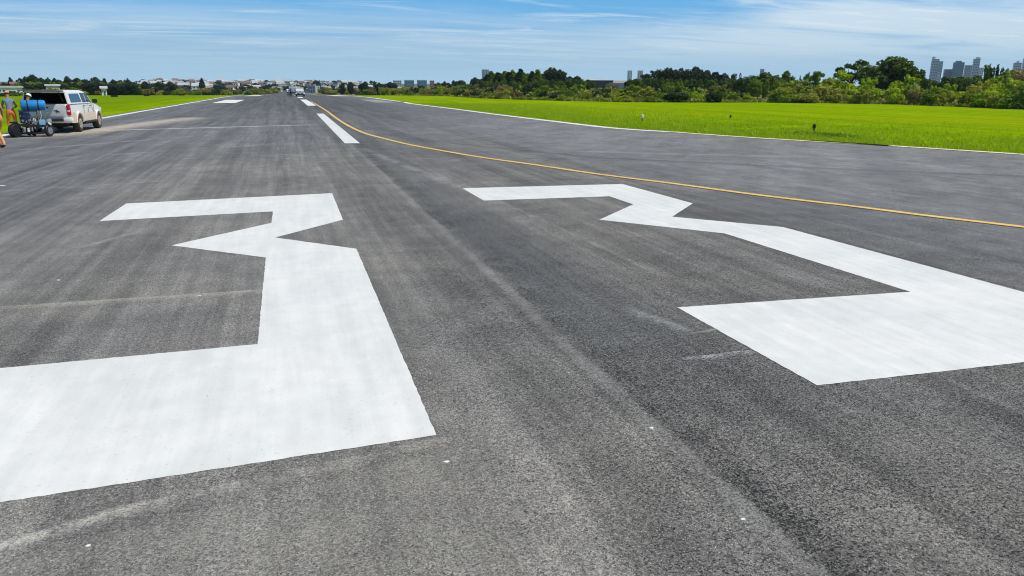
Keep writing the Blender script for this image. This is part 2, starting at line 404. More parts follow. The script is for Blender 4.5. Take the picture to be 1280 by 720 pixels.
    bm = n.bump(n.m('ADD', h, n.m('MULTIPLY', crack, -1.0)), 0.005, 0.9)
    n.out(n.bsdf(col, n.rng(cell2, 0, 1, 0.62, 0.9), 0, bm, spec=0.28))
    return m

def paint_mat(name, base, worn, tint=None, wear=0.0):
    m, n = new_mat(name)
    P = n.n('ShaderNodeTexCoord').outputs['Object']
    x, y, z = n.xyz(P)
    a = n.noise(P, 1.1, 5, 0.55, 0.4); b = n.noise(P, 5.0, 5, 0.62)
    st = n.noise(n.comb(n.m('MULTIPLY', x, 7.0), n.m('MULTIPLY', y, 0.5), 2.0), 1.0, 4, 0.6)
    c = n.mix(n.m('MULTIPLY', n.rng(a, 0.40, 0.62), 0.7), base, worn)
    v = n.m('MULTIPLY', n.rng(b, 0.3, 0.7, 0.96, 1.03), n.rng(st, 0.3, 0.7, 0.93, 1.035))
    c = n.mix(1.0, c, n.comb(v, v, v), 'MULTIPLY')
    pit = n.rng(n.noise(P, 46, 3, 0.65), 0.355, 0.315)
    c = n.mix(n.m('MULTIPLY', pit, 0.36), c, (0.30, 0.30, 0.29))
    if wear:
        wr = n.rng(n.noise(P, 9.0, 7, 0.72), 0.62-wear*0.35, 0.70-wear*0.25)
        c = n.mix(n.m('MULTIPLY', wr, 0.85), c, (0.15, 0.148, 0.142))
    h = n.m('ADD', n.noise(P, 70, 4, 0.65), n.m('MULTIPLY', pit, -0.8))
    n.out(n.bsdf(c, 0.62, 0, n.bump(h, 0.002, 0.55), spec=0.35)); return m

def leaf_mat(name, dark, light, alt=None, alt_amt=0.25, trans=0.25):
    m, n = new_mat(name)
    g = n.n('ShaderNodeNewGeometry'); oi = n.n('ShaderNodeObjectInfo')
    r = g.outputs['Random Per Island']
    P = n.n('ShaderNodeTexCoord').outputs['Object']
    clump = n.noise(P, 0.9, 3, 0.6)
    f = n.m('ADD', n.m('MULTIPLY', r, 0.55), n.m('MULTIPLY', n.rng(clump, 0.3, 0.7), 0.45))
    c = n.mix(f, dark, light)
    if alt: c = n.mix(n.rng(n.m('FRACT', n.m('MULTIPLY', r, 17.3)), 1-alt_amt-0.02, 1-alt_amt+0.02), c, alt)
    k = n.rng(oi.outputs['Random'], 0, 1, 0.78, 1.25, False)
    c = n.mix(1.0, c, n.comb(k, n.m('POWER', k, 0.6), k), 'MULTIPLY')
    d = n.bsdf(c, 0.65, 0, spec=0.25)
    t = n.n('ShaderNodeBsdfTranslucent'); n.put(t.inputs[0], c)
    mx = n.n('ShaderNodeMixShader'); mx.inputs[0].default_value = trans
    n.t.links.new(d, mx.inputs[1]); n.t.links.new(t.outputs[0], mx.inputs[2])
    n.out(mx.outputs[0]); return m

def ground_mat():
    m, n = new_mat('mown_grass')
    P = n.n('ShaderNodeTexCoord').outputs['Object']; x, y, z = n.xyz(P)
    a = n.noise(P, 0.045, 5, 0.6); b = n.noise(P, 0.9, 6, 0.68); c_ = n.noise(P, 14, 4, 0.7)
    mow = n.noise(n.mapv(P, rot=(0, 0, R(38)), scale=(0.55, 0.03, 1)), 1.0, 5, 0.65)
    c = n.mix(n.rng(b, 0.3, 0.7), (0.165, 0.275, 0.001), (0.255, 0.375, 0.002))
    c = n.mix(n.m('MULTIPLY', n.rng(a, 0.40, 0.60), 0.6), c, (0.27, 0.33, 0.004))
    c = n.mix(n.m('MULTIPLY', n.rng(mow, 0.42, 0.60), 0.55), c, (0.115, 0.205, 0.002))
    c = n.mix(n.m('MULTIPLY', n.rng(c_, 0.45, 0.75), 0.4), c, (0.09, 0.14, 0.002))
    c = n.mix(n.m('MULTIPLY', n.rng(x, -20, -11, 1, 0), 0.55), c, (0.095, 0.185, 0.004))
    # the far side beyond the airfield is rougher, drier land
    far = n.m('MAXIMUM', n.rng(y, 380, 520), n.rng(n.m('ADD', x, n.m('MULTIPLY', y, 0.2)), 88, 96))
    far = n.m('MAXIMUM', far, n.rng(n.m('SUBTRACT', n.m('MULTIPLY', x, -1.0), n.m('MULTIPLY', y, 0.0)), 110, 130))
    c = n.mix(far, c, n.mix(n.rng(n.noise(P, 0.02, 5), 0.4, 0.6), (0.09, 0.12, 0.04), (0.18, 0.17, 0.08)))
    n.out(n.bsdf(c, 0.95, 0, n.bump(n.m('ADD', c_, b), 0.04, 0.6), spec=0.0)); return m

M = {}
M['asphalt'] = asphalt_mat()
M['paint'] = paint_mat('white_marking_paint', (0.705, 0.70, 0.675), (0.63, 0.645, 0.625))
M['paint_far'] = paint_mat('older_white_marking_paint', (0.78, 0.78, 0.76), (0.68, 0.68, 0.66), wear=0.15)
M['paint_old'] = paint_mat('worn_white_marking_paint', (0.45, 0.45, 0.44), (0.33, 0.33, 0.33), wear=0.6)
M['yellow'] = paint_mat('yellow_marking_paint', (0.76, 0.50, 0.14), (0.72, 0.43, 0.09), wear=0.12)
M['cream'] = paint_mat('faded_yellow_marking_paint', (0.80, 0.72, 0.45), (0.74, 0.68, 0.46), wear=0.15)
M['ground'] = ground_mat()
M['soil'] = plain('bare_soil', (0.055, 0.05, 0.03), 0.95, var=0.4, scale=3)
M['grass'] = leaf_mat('grass_blades', (0.24, 0.38, 0.001), (0.44, 0.60, 0.003), (0.50, 0.50, 0.10), 0.06, 0.40)
M['bark'] = plain('bark', (0.09, 0.07, 0.05), 0.95, var=0.3, scale=8)
M['leaf_dark'] = leaf_mat('dark_leaves', (0.012, 0.028, 0.010), (0.050, 0.085, 0.020), (0.03, 0.06, 0.03), 0.3)
M['leaf_mid'] = leaf_mat('mid_green_leaves', (0.075, 0.15, 0.008), (0.30, 0.43, 0.022), (0.12, 0.19, 0.03), 0.3, 0.34)
M['leaf_deep'] = leaf_mat('deep_green_leaves', (0.035, 0.075, 0.008), (0.17, 0.26, 0.022), (0.04, 0.07, 0.02), 0.3)
M['leaf_bright'] = leaf_mat('bright_leaves', (0.15, 0.24, 0.006), (0.52, 0.66, 0.02), (0.30, 0.42, 0.02), 0.3, 0.42)
M['leaf_olive'] = leaf_mat('olive_leaves', (0.14, 0.20, 0.010), (0.40, 0.48, 0.03), (0.40, 0.30, 0.10), 0.25, 0.38)
M['leaf_brown'] = leaf_mat('dry_scrub_leaves', (0.12, 0.13, 0.03), (0.36, 0.36, 0.11), (0.32, 0.21, 0.09), 0.30, 0.34)
M['leaf_blue'] = leaf_mat('grey_green_leaves', (0.025, 0.045, 0.025), (0.085, 0.125, 0.060), (0.05, 0.07, 0.04), 0.3)

# ------------------------------------------------------------------ ground, pavement
def strip(name, left, right, mat, dz, ymin=None, ymax=None, cols=1):
    """sheet between two edge polylines given as x(y); rows at the land's own rows so it lies flush"""
    ys = sorted({y for y in YS if ymin < y < ymax} | {ymin, ymax} | {p[1] for p in left+right if ymin < p[1] < ymax})
    lx = lambda y: float(np.interp(y, [p[1] for p in left], [p[0] for p in left]))
    rx = lambda y: float(np.interp(y, [p[1] for p in right], [p[0] for p in right]))
    V, F = [], []
    for y in ys:
        for c in range(cols+1):
            t = c/cols; V.append((lx(y)*(1-t)+rx(y)*t, y, terr_l(y)+dz))
    for i in range(len(ys)-1):
        for c in range(cols):
            a = i*(cols+1)+c; F.append((a, a+1, a+cols+2, a+cols+1))
    return link(name, mesh_from(V, F, mat, name))

gy = YS; gx = [-2700, -1800, -900, -400, -150, -60, -30, -12, 0, 17, 40, 80, 160, 400, 900, 1800, 2700]
V = [(x, y, terr_l(y)) for y in gy for x in gx]
F = [(i*len(gx)+j, i*len(gx)+j+1, (i+1)*len(gx)+j+1, (i+1)*len(gx)+j) for i in range(len(gy)-1) for j in range(len(gx)-1)]
gr = link('ground', mesh_from(V, F, M['ground'], 'ground')); tag(gr, 'bright green mown airfield land reaching the horizon', kind='structure')

# outer edge of the pavement on the right: straight along the runway, then swinging out into the turn-off
edge_px = [(517, 129.6), (570, 136.0), (620, 142.4), (682, 149.8), (770, 159.8), (840, 164.4), (867, 166.6), (955, 172.6), (1060, 178.6), (1110, 181.6), (1280, 192.6)]
edge_r = [G(*p) for p in edge_px]
edge_r = [(min(x, 15.4) if y > 45 else x, y) for x, y in edge_r]
dx_, dy_ = edge_r[-1][0]-edge_r[-2][0], edge_r[-1][1]-edge_r[-2][1]
far_pt = (edge_r[-1][0]+dx_*20, edge_r[-1][1]+dy_*20)
REND = 640
right_edge = [far_pt] + edge_r[::-1] + [(15.3, 130), (15.3, REND)]
right_edge = sorted(right_edge, key=lambda p: p[1])
right_edge = [(far_pt[0], -60)] + [p for p in right_edge if p[1] > -59]
rw = strip('runway', [(-11.6, -60), (-11.6, REND)], right_edge, M['asphalt'], 0.03, -60, REND, 4)
tag(rw, 'dark grey asphalt runway with lighter tyre streaks', kind='structure')

PZ = 0.0325
def clip_rows(name, L, R_, mat, ymin, ymax, dz=PZ): return strip(name, L, R_, mat, dz, ymin, ymax)

def poly_sheet(name, pts, mat, dz=PZ, jitter=0.0035, step=0.05):
    """flat painted figure with very slightly uneven edges"""
    out = []
    for i in range(len(pts)):
        a, b = Vector(pts[i]), Vector(pts[(i+1) % len(pts)]); L = (b-a).length; k = max(1, int(L/step))
        nrm = Vector(((b-a).y, -(b-a).x)).normalized()
        for j in range(k):
            p = a.lerp(b, j/k)
            if j: p = p + nrm*random.uniform(-jitter, jitter)
            out.append(p)
    bm = bmesh.new(); vs = [bm.verts.new((p.x, p.y, terr_l(p.y)+dz)) for p in out]
    f = bm.faces.new(vs); bmesh.ops.triangulate(bm, faces=[f], ngon_method='EAR_CLIP')
    bmesh.ops.recalc_face_normals(bm, faces=bm.faces)
    for f in bm.faces:
        if f.normal.z < 0: f.normal_flip()
    me = bpy.data.meshes.new(name); bm.to_mesh(me); bm.free(); me.materials.append(mat)
    return link(name, me)

# numerals (each 3.5 m wide, 10 m long)
NL = [G(124.6,276.2), G(157.8,254.3), G(415.1,241.4), G(428.6,274.6), G(344,296.8), G(445.5,310.8), G(545.5,543.5), (-1.48-1.32, 3.66), (-2.80, 5.63), G(322,430), G(332.2,321.8), G(214,306.6), G(339.2,278.5), G(341.2,264.2)]
NL[7] = (-2.80, 3.60)
NR = [G(578.1,235.2), G(777.8,229.9), G(866,254.1), G(840.2,270.8), G(978.9,283.7), G(1280,365), (6.91, 3.55), G(1280,452.4), G(1021.6,481.6), G(846.3,384), G(1137.9,364.6), G(906,291.7), G(749.1,274.5), G(791.6,255.4), G(761.9,245.3), G(604.6,250.6)]
tag(poly_sheet('painted_numeral', NL, M['paint']), 'big white angular number 3 painted left of the runway centre seam', 'painted number', 'runway numbers painted in white')
tag(poly_sheet('painted_numeral', NR, M['paint']), 'big white angular number 3 painted right of the seam, beside the yellow line', 'painted number', 'runway numbers painted in white')

# centre line dashes
def quad_px(name, pts, mat, label, cat, group=None, dz=PZ):
    return tag(poly_sheet(name, [G(*p) for p in pts], mat, dz, 0.0, 50), label, cat, group)
def bar(name, x0, x1, y0, y1, mat, label, cat, group, dz=PZ):
    o = strip(name, [(x0, y0), (x0, y1)], [(x1, y0), (x1, y1)], mat, dz, y0, y1); return tag(o, label, cat, group)
c0 = G(431, 179); c1_ = G(450, 179); c2_ = G(404.5, 142); c3_ = G(395.5, 142)
o = poly_sheet('centre_line_dash', [c0, c1_, c2_, c3_], M['paint'], PZ, 0.004, 0.4)
GD = 'white dashes along the runway centre line'
tag(o, 'nearest and largest white dash on the centre line, beside the yellow line', 'runway dash', GD)
bar('centre_line_dash', 2.15, 3.05, 80, 118, M['paint_far'], 'second white centre dash beyond the largest one', 'runway dash', GD, 0.05)
bar('centre_line_dash', 2.15, 3.05, 134, 150, M['paint_far'], 'small white centre dash just in front of the far white pickup', 'runway dash', GD, 0.05)
bar('centre_line_dash', 2.15, 3.05, 185, 215, M['paint_far'], 'farthest white centre dash, behind the far white pickup', 'runway dash', GD, 0.05)
# touch-down bars, in pairs
GB = 'wide white bars beside the runway edges'
bar('landing_bar', -8.4, -5.8, 94, 116, M['paint_far'], 'nearest wide white bar close to the left edge line', 'runway bar', GB, 0.05)
bar('landing_bar', -8.6, -5.6, 170, 215, M['paint_far'], 'far wide white bar close to the left edge line', 'runway bar', GB, 0.05)
bar('landing_bar', -8.6, -5.6, 255, 300, M['paint_far'], 'farthest wide white bar at the left end of the runway', 'runway bar', GB, 0.05)
bar('landing_bar', 10.9, 13.6, 94, 116, M['paint_old'], 'worn grey bar close to the right edge line', 'runway bar', GB, 0.05)
bar('landing_bar', 10.6, 13.8, 170, 215, M['paint_far'], 'far wide white bar close to the right edge line', 'runway bar', GB, 0.05)
bar('landing_bar', 10.6, 13.8, 255, 300, M['paint_far'], 'farthest wide white bar at the right end of the runway', 'runway bar', GB, 0.05)

def ribbon(name, pts, width, mat, dz=PZ, side=0.0):
    """painted line of constant width along a polyline (smoothed)"""
    P_ = [Vector(p) for p in pts]
    # Catmull-Rom
    Q = []
    for i in range(len(P_)-1):
        p0, p1, p2, p3 = P_[max(i-1, 0)], P_[i], P_[i+1], P_[min(i+2, len(P_)-1)]
        k = max(2, int((p2-p1).length/0.7)); k = min(k, 14)
        for j in range(k):
            t = j/k; Q.append(0.5*((2*p1)+(p2-p0)*t+(2*p0-5*p1+4*p2-p3)*t*t+(3*p1-p0-3*p2+p3)*t**3))
    Q.append(P_[-1]); V, F = [], []
    for i, q in enumerate(Q):
        d = (Q[min(i+1, len(Q)-1)]-Q[max(i-1, 0)]).normalized(); nn = Vector((-d.y, d.x)); q = q+nn*side
        j1, j2 = random.uniform(-.006, .006), random.uniform(-.006, .006)
        for sgn in (1, -1):
            v = q+nn*(sgn*width/2+(j1 if sgn > 0 else j2)); V.append((v.x, v.y, terr_l(v.y)+dz))
    for i in range(len(Q)-1): F.append((2*i, 2*i+1, 2*i+3, 2*i+2))
    me = mesh_from(V, F, mat, name); return link(name, me)

yl = [(392.5,128.75),(407.5,138.1),(420,147.5),(435,156.9),(455,166.25),(477.5,172.5),(505,179.4),(530,184.4),(595,195.75),(670,206.3),(745,217.5),(840,229.5),(955,244.9),(1060,257.3),(1152,269),(1280,284)]
ylw = [G(*p) for p in yl]
ylw = [(3.29, 104), (3.30, 93)] + [(x, y) for x, y in ylw]
e1v = Vector(ylw[-1])-Vector(ylw[-2]); ylw.append(tuple(Vector(ylw[-1])+e1v*6))
tag(ribbon('taxi_line', ylw, 0.17, M['yellow'], 0.040), 'thin yellow line curving from the runway centre out to the right', 'taxi line')
# white edge lines
LE = [(-11.25, 18), (-11.2, 50), (-11.1, 105), (-11.1, 420)]
tag(strip('edge_line', [(x, y) for x, y in LE], [(x+0.42, y) for x, y in LE], M['paint_far'], 0.045, -60, 420), 'white line along the left edge of the runway', 'edge line', 'runway edge lines')
re_ = [(15.0, 420), (15.0, 130), (15.0, 100)] + [(x-0.30, y-0.06) for x, y in edge_r[:5]]+[(edge_r[5][0]-.28, edge_r[5][1]-.2)]
tag(ribbon('edge_line', re_, 0.60, M['paint_far'], 0.045), 'white line along the right edge of the runway', 'edge line', 'runway edge lines')
re2 = [(x-0.14, y-0.24) for x, y in edge_r[5:]]; re2.append((far_pt[0]-.14, far_pt[1]-.24))
tag(ribbon('edge_line', re2, 0.40, M['cream'], 0.045), 'faded cream line where the turn-off meets the grass', 'edge line', 'runway edge lines')
# bare soil shoulder between pavement and grass
sh = [(x+0.10, y+0.16) for x, y in edge_r[2:]]
tag(ribbon('soil_verge', sh, 0.42, M['soil'], 0.012), 'thin strip of bare dark soil along the pavement edge', kind='structure')

# ------------------------------------------------------------------ grass blades on the near verge
def quads(name, cen, nrm_a, nrm_b, mat):
    """many quads: centres + half axes (numpy n x 3 each)"""
    k = len(cen); V = np.empty((k, 4, 3), np.float32)
    V[:, 0] = cen-nrm_a-nrm_b; V[:, 1] = cen+nrm_a-nrm_b; V[:, 2] = cen+nrm_a+nrm_b; V[:, 3] = cen-nrm_a+nrm_b
    me = bpy.data.meshes.new(name); me.vertices.add(k*4); me.vertices.foreach_set('co', V.ravel())
    me.loops.add(k*4); me.loops.foreach_set('vertex_index', np.arange(k*4, dtype=np.int32))
    me.polygons.add(k); me.polygons.foreach_set('loop_start', np.arange(0, k*4, 4, dtype=np.int32))
    for m in (mat if isinstance(mat, list) else [mat]): me.materials.append(m)
    me.update(calc_edges=True); return me

def verge_grass():
    E_ = [Vector(p) for p in edge_r]; E_.append(Vector(far_pt)*0.35+E_[-1]*0.65)
    segs = [(E_[i], E_[i+1]) for i in range(len(E_)-1)]; Ls = np.array([(b-a).length for a, b in segs]); cum = np.cumsum(Ls)
    cs = []
    for k in range(150000):
        u = random.random()*cum[-1]; i = int(np.searchsorted(cum, u)); a, b = segs[i]; t = random.random(); p = a.lerp(b, t)
        d = (b-a).normalized(); nn = Vector((-d.y, d.x)); nn = nn if nn.dot(Vector((1, 1))) > 0 else -nn
        off = 0.18 - 4.5*math.log(1-random.random()*0.995)
        if random.random() < .10 and math.sin(u*3.1)+math.sin(u*7.7) > .2: off = random.uniform(-.22, .2)
        q = p+nn*off; cs.append((q.x, q.y))
    c = np.array(cs); k = len(c); h = RNG.uniform(0.035, 0.10, k)*(1+0.5*(RNG.random(k) > .93))
    clump = np.sin(c[:, 0]*1.7)*np.sin(c[:, 1]*2.1+1)*0.25+1; h *= clump
    az_ = RNG.uniform(0, np.pi, k); lean = RNG.normal(0, 0.35, (k, 2))
    cen = np.stack([c[:, 0], c[:, 1], h/2], 1); wv = RNG.uniform(0.006, 0.016, k)
    a = np.stack([np.cos(az_)*wv, np.sin(az_)*wv, np.zeros(k)], 1)
    b = np.stack([lean[:, 0]*h/2, lean[:, 1]*h/2, h/2], 1)
    return quads('grass', cen, a, b, M['grass'])
go = link('grass', verge_grass()); tag(go, 'bright yellow green grass blades along the pavement edge', kind='stuff')

# ------------------------------------------------------------------ foliage
def blob_leaves(blobs, per, size, flat=0.0, seed=1, droop=0.0, shell=(0.55, 1.05)):
    """leaf quads on the shells of ellipsoid clumps. blobs: (cx,cy,cz,rx,ry,rz)"""
    r = np.random.default_rng(seed); C_, A_, B_ = [], [], []
    vol = np.array([b[3]*b[5] for b in blobs]); vol = vol/vol.sum(); tot = per*len(blobs)
    for b, f in zip(blobs, vol):
        k = max(10, int(tot*f)); d = r.normal(size=(k, 3)); d /= np.linalg.norm(d, axis=1)[:, None]
        lump = 1+0.16*np.sin(d[:, 0]*7+b[0]*9)*np.sin(d[:, 1]*6+b[1]*5)+0.12*np.sin(d[:, 2]*9+b[2]*7)
        rr = r.uniform(shell[0], shell[1], k)**0.6*lump
        c = np.array(b[:3])+d*rr[:, None]*np.array(b[3:6])
        c = c[c[:, 2] > 0.01]; k = len(c)
        nr = d[:k]+r.normal(scale=0.9, size=(k, 3)); nr /= np.linalg.norm(nr, axis=1)[:, None]
        t = np.cross(nr, r.normal(size=(k, 3))); t /= np.linalg.norm(t, axis=1)[:, None]; u = np.cross(nr, t)
        s = r.uniform(0.6, 1.4, k)[:, None]*size
        C_.append(c); A_.append(t*s*0.5); B_.append(u*s*0.75)
    return np.concatenate(C_), np.concatenate(A_), np.concatenate(B_)

def limbs(mb, base_r, h0, targets, seed=0, lean=0.0):
    rr = random.Random(seed); top = Vector((lean, 0, h0))
    mb.tube([(0, 0, -0.03), (0, 0, h0*0.35), (lean*0.4, 0, h0*0.7), top], [base_r*1.25, base_r, base_r*0.85, base_r*0.7], 7)
    for t in targets:
        t = Vector(t); mid_ = top.lerp(t, 0.5)+Vector((rr.uniform(-.03, .03), rr.uniform(-.03, .03), 0.02))
        mb.tube([top-Vector((0, 0, h0*0.08)), mid_, t], [base_r*0.55, base_r*0.32, base_r*0.12], 5)

def tree_proto(name, kind, seed, leaf):
    """tree of unit height: trunk and crown meshes"""
    rr = random.Random(seed); blobs = []; mb = MB()
    if kind == 'dome':
        for i in range(15):
            a = rr.uniform(0, 6.28); q = rr.random()**0.6*0.36; z = rr.uniform(0.30, 0.82)
            q *= 1.0-0.5*max(0, z-0.5)
            s = rr.uniform(0.11, 0.19); blobs.append((q*math.cos(a), q*math.sin(a), z, s*1.25, s*1.25, s*0.85))
        blobs += [(0, 0, 0.86, 0.15, 0.15, 0.12), (0.05, 0, 0.25, .3, .3, .14)]
        limbs(mb, 0.028, 0.3, [b[:3] for b in blobs[:9]], seed); per, sz = 330, 0.034
    elif kind == 'airy':
        for i in range(15):
            a = rr.uniform(0, 6.28); q = rr.uniform(0.1, 0.44); z = rr.uniform(0.5, 0.95)
            s = rr.uniform(0.05, 0.10); blobs.append((q*math.cos(a), q*math.sin(a), z, s*1.5, s*1.5, s*0.8))
        limbs(mb, 0.022, 0.42, [b[:3] for b in blobs], seed); per, sz = 130, 0.030
    elif kind == 'pine':
        for i in range(16):
            z = 0.14+0.80*i/15; q = 0.17*(1-z)**0.8+0.02; a = rr.uniform(0, 6.28)
            for s_ in (0, 2.1, 4.2):
                blobs.append((q*0.7*math.cos(a+s_), q*0.7*math.sin(a+s_), z, q*0.9, q*0.9, 0.035))
        mb.tube([(0, 0, -0.02), (0, 0, 0.5), (0, 0, 0.97)], [0.022, 0.014, 0.003], 6); per, sz = 75, 0.026
    elif kind == 'plume':
        for i in range(9):
            a = rr.uniform(0, 6.28); q = rr.uniform(0.0, 0.30); h = rr.uniform(0.62, 0.97)
            for z in np.arange(0.22, h, 0.075): blobs.append((q*math.cos(a)*(0.5+z), q*math.sin(a)*(0.5+z), z, 0.058*(1.25-z*0.6), 0.058*(1.25-z*0.6), 0.06))
        limbs(mb, 0.022, 0.25, [(b[0], b[1], b[2]) for b in blobs[::9]], seed); per, sz = 42, 0.028
    elif kind == 'cypress':
        for z in np.arange(0.08, 0.98, 0.07):
            q = 0.15*math.sin(min(1, (1.03-z)*1.6)*1.57); blobs.append((rr.uniform(-.02, .02), rr.uniform(-.02, .02), z, q, q, 0.07))
        mb.tube([(0, 0, -0.02), (0, 0, 0.9)], [0.03, 0.006], 6); per, sz = 200, 0.032
    elif kind == 'bush':
        for i in range(13):
            a = rr.uniform(0, 6.28); q = rr.random()**0.5*0.55; z = rr.uniform(0.12, 0.70)*(1.15-q*0.7)
            s = rr.uniform(0.15, 0.28); blobs.append((q*math.cos(a), q*math.sin(a), z, s*1.15, s*1.15, s))
        for i in range(5):
            a = rr.uniform(0, 6.28); q = rr.uniform(.05, .4); s = rr.uniform(.06, .10)
            blobs.append((q*math.cos(a), q*math.sin(a), rr.uniform(.78, .92), s, s, s*1.1))
        limbs(mb, 0.03, 0.12, [b[:3] for b in blobs[:6]], seed); per, sz = 190, 0.052
    elif kind == 'wisp':
        for i in range(22):
            a = rr.uniform(0, 6.28); q = rr.random()**0.5*0.5; h = rr.uniform(0.45, 0.95)
            for z in (h, h*0.72, h*0.45): blobs.append((q*math.cos(a), q*math.sin(a), z, 0.085, 0.085, 0.11))
        limbs(mb, 0.02, 0.08, [b[:3] for b in blobs[::9]], seed); per, sz = 40, 0.040
    c, a, b = blob_leaves(blobs, per, sz, seed=seed)
    crown = quads(name+'_crown', c, a, b, M[leaf])
    t = mb.build('trunk', M['bark'])
    tm = t.data; bpy.data.objects.remove(t)
    return tm, crown

PROTO = {}
def proto(kind, leaf, v):
    key = (kind, leaf, v)
    if key not in PROTO: PROTO[key] = tree_proto('%s_%s' % (kind, leaf), kind, 100+v*13+len(PROTO), leaf)
    return PROTO[key]
def plant(name, kind, leaf, v, loc, h, wd, label, cat, group=None, rz=None, part='crown'):
    tm, cm = proto(kind, leaf, v)
    o = empty(name, loc, random.uniform(0, 6.28) if rz is None else rz, label, cat, group)
    base_w = {'dome': 0.86, 'airy': 1.02, 'pine': 0.36, 'plume': 0.7, 'cypress': 0.32, 'bush': 1.4, 'wisp': 1.15}[kind]
    sx = wd/base_w; o.scale = (sx, sx, h)
    link('trunk' if part == 'crown' else 'stem', tm, o); link(part, cm, o)
    return o

# -- the scrub belt along the far side of the right-hand grass
base_px = [(1420, 142), (1280, 136.5), (1200, 133.5), (1120, 130.3), (1040, 129), (960, 128), (870, 128), (780, 127.6), (690, 125.5), (640, 124.2), (600, 122.8), (560, 119.6), (520, 117.6), (480, 116.6)]
FRONT = [Vector(G(*p)) for p in base_px]
top_px = [(480, 108.5), (540, 107.5), (600, 107), (700, 107.5), (780, 107), (820, 103.5), (900, 102), (980, 103), (1010, 97), (1040, 94), (1080, 94), (1120, 100), (1200, 103), (1230, 100), (1280, 93), (1420, 88)]
def px_of(v):
    """survey column of a ground point"""
    a = math.atan2(v.x, v.y); lo, hi = -400, 2200
    for _ in range(40):
        md = (lo+hi)/2; d = ray(md, 112)
        if math.atan2(d.x, d.y) < a: lo = md
        else: hi = md
    return lo
def belt_top(v):
    p = px_of(v); ty = float(np.interp(p, [q[0] for q in top_px], [q[1] for q in top_px])); d = v.length
    return hgt(p, ty, d)
KB = [('bush', 'leaf_bright', 'leafy bright green bush in the scrub belt at the far edge of the grass'),
      ('bush', 'leaf_mid', 'rounded mid green bush in the scrub belt at the far edge of the grass'),
      ('bush', 'leaf_olive', 'olive yellow bush in the scrub belt at the far edge of the grass'),
      ('wisp', 'leaf_olive', 'tall wispy olive shrub with upright stems in the scrub belt'),
      ('wisp', 'leaf_brown', 'dry brownish shrub with thin stems in the scrub belt'),
      ('bush', 'leaf_dark', 'dark green bush in the scrub belt at the far edge of the grass'),
      ('bush', 'leaf_blue', 'greyish green bush in the scrub belt at the far edge of the grass')]
GS = 'bushes of the scrub belt beyond the grass'
def along(poly, t):
    Ls = [(poly[i+1]-poly[i]).length for i in range(len(poly)-1)]; s = t*sum(Ls)
    for i, L in enumerate(Ls):
        if s <= L or i == len(Ls)-1:
            a, b = poly[i], poly[i+1]; d = (b-a).normalized(); return a.lerp(b, s/L), Vector((d.y, -d.x))
        s -= L
def belt():
    rr = random.Random(5); tot = sum((FRONT[i+1]-FRONT[i]).length for i in range(len(FRONT)-1)); cnt = 0
    for row, (off, hf, step) in enumerate([(1.6, .62, 2.6), (4.5, .92, 3.3), (9, 1.12, 4.4), (15, 1.12, 6.0)]):
        s = 0.0
        while s < tot and cnt < 285:
            p, nn = along(FRONT, s/tot)
            if nn.dot(p) < 0: nn = -nn
            q = p+nn*(off+rr.uniform(-1.2, 1.2)); d = q.length
            pc = px_of(q)
            H_ = belt_top(q)*hf*rr.uniform(0.70, 1.06)*(1.06 if pc > 960 else 1.0)
            if H_ > 0.5 and pc < 1330:
                if pc > 980: wts = [8, 3, 6, 3, 1.0, .3, .2]
                elif pc > 770: wts = [2.5, 4, 1.2, 1, .4, 3, 1]
                elif pc > 640: wts = [.6, 3, .6, 1, 1, 4, 3]
                else: wts = [1, 2, 2, 2.5, 3, 1.5, 2.5]
                k = rr.choices(KB, wts)[0]
                wd = H_*rr.uniform(1.0, 1.7)+0.6
                plant('bush' if k[0] == 'bush' else 'shrub', k[0], k[1], rr.randrange(3), (q.x, q.y, terr_l(q.y)), H_, wd, k[2], 'bush', GS, rr.uniform(0, 6.28), 'foliage')
                cnt += 1
            s += step*(0.7+0.6*rr.random())*(1.0+max(0, d-90)/110)
    return cnt
NB = belt()

# undergrowth that closes the belt (one uncountable mass)
def undergrowth():
    r = np.random.default_rng(3); rr = random.Random(9); cs = []; tot = 1.0
    for k in range(70000):
        p, nn = along(FRONT, rr.random()**0.8)
        if nn.dot(p) < 0: nn = -nn
        off = 0.4+24*rr.random()**1.3; q = p+nn*off
        cs.append((q.x, q.y, off, p.length))
    c = np.array(cs); k = len(c)
    env = 0.35+1.5*np.clip(c[:, 2]/8, 0, 1); wv = 0.75+0.35*np.sin(c[:, 0]*.9)*np.sin(c[:, 1]*.7+2)+0.2*np.sin(c[:, 0]*2.3+c[:, 1]*1.9)
    env = env*wv*np.clip(1.4-c[:, 3]/200, .4, 1)
    z = r.random(k)**0.5*env; zt = np.array([terr_l(y) for y in c[:, 1]])
    cen = np.stack([c[:, 0], c[:, 1], z+zt], 1)
    nr = r.normal(size=(k, 3)); nr /= np.linalg.norm(nr, axis=1)[:, None]
    t = np.cross(nr, r.normal(size=(k, 3))); t /= np.linalg.norm(t, axis=1)[:, None]; u = np.cross(nr, t)
    s = r.uniform(0.08, 0.20, k)[:, None]*(1+c[:, 3:4]/220)
    me = quads('undergrowth', cen, t*s*.5, u*s*.8, [M['leaf_mid'], M['leaf_olive'], M['leaf_brown']])
    me.polygons.foreach_set('material_index', r.integers(0, 3, k).astype(np.int32)); return me
tag(link('undergrowth', undergrowth()), 'tangled weeds and low undergrowth between the bushes', kind='stuff')

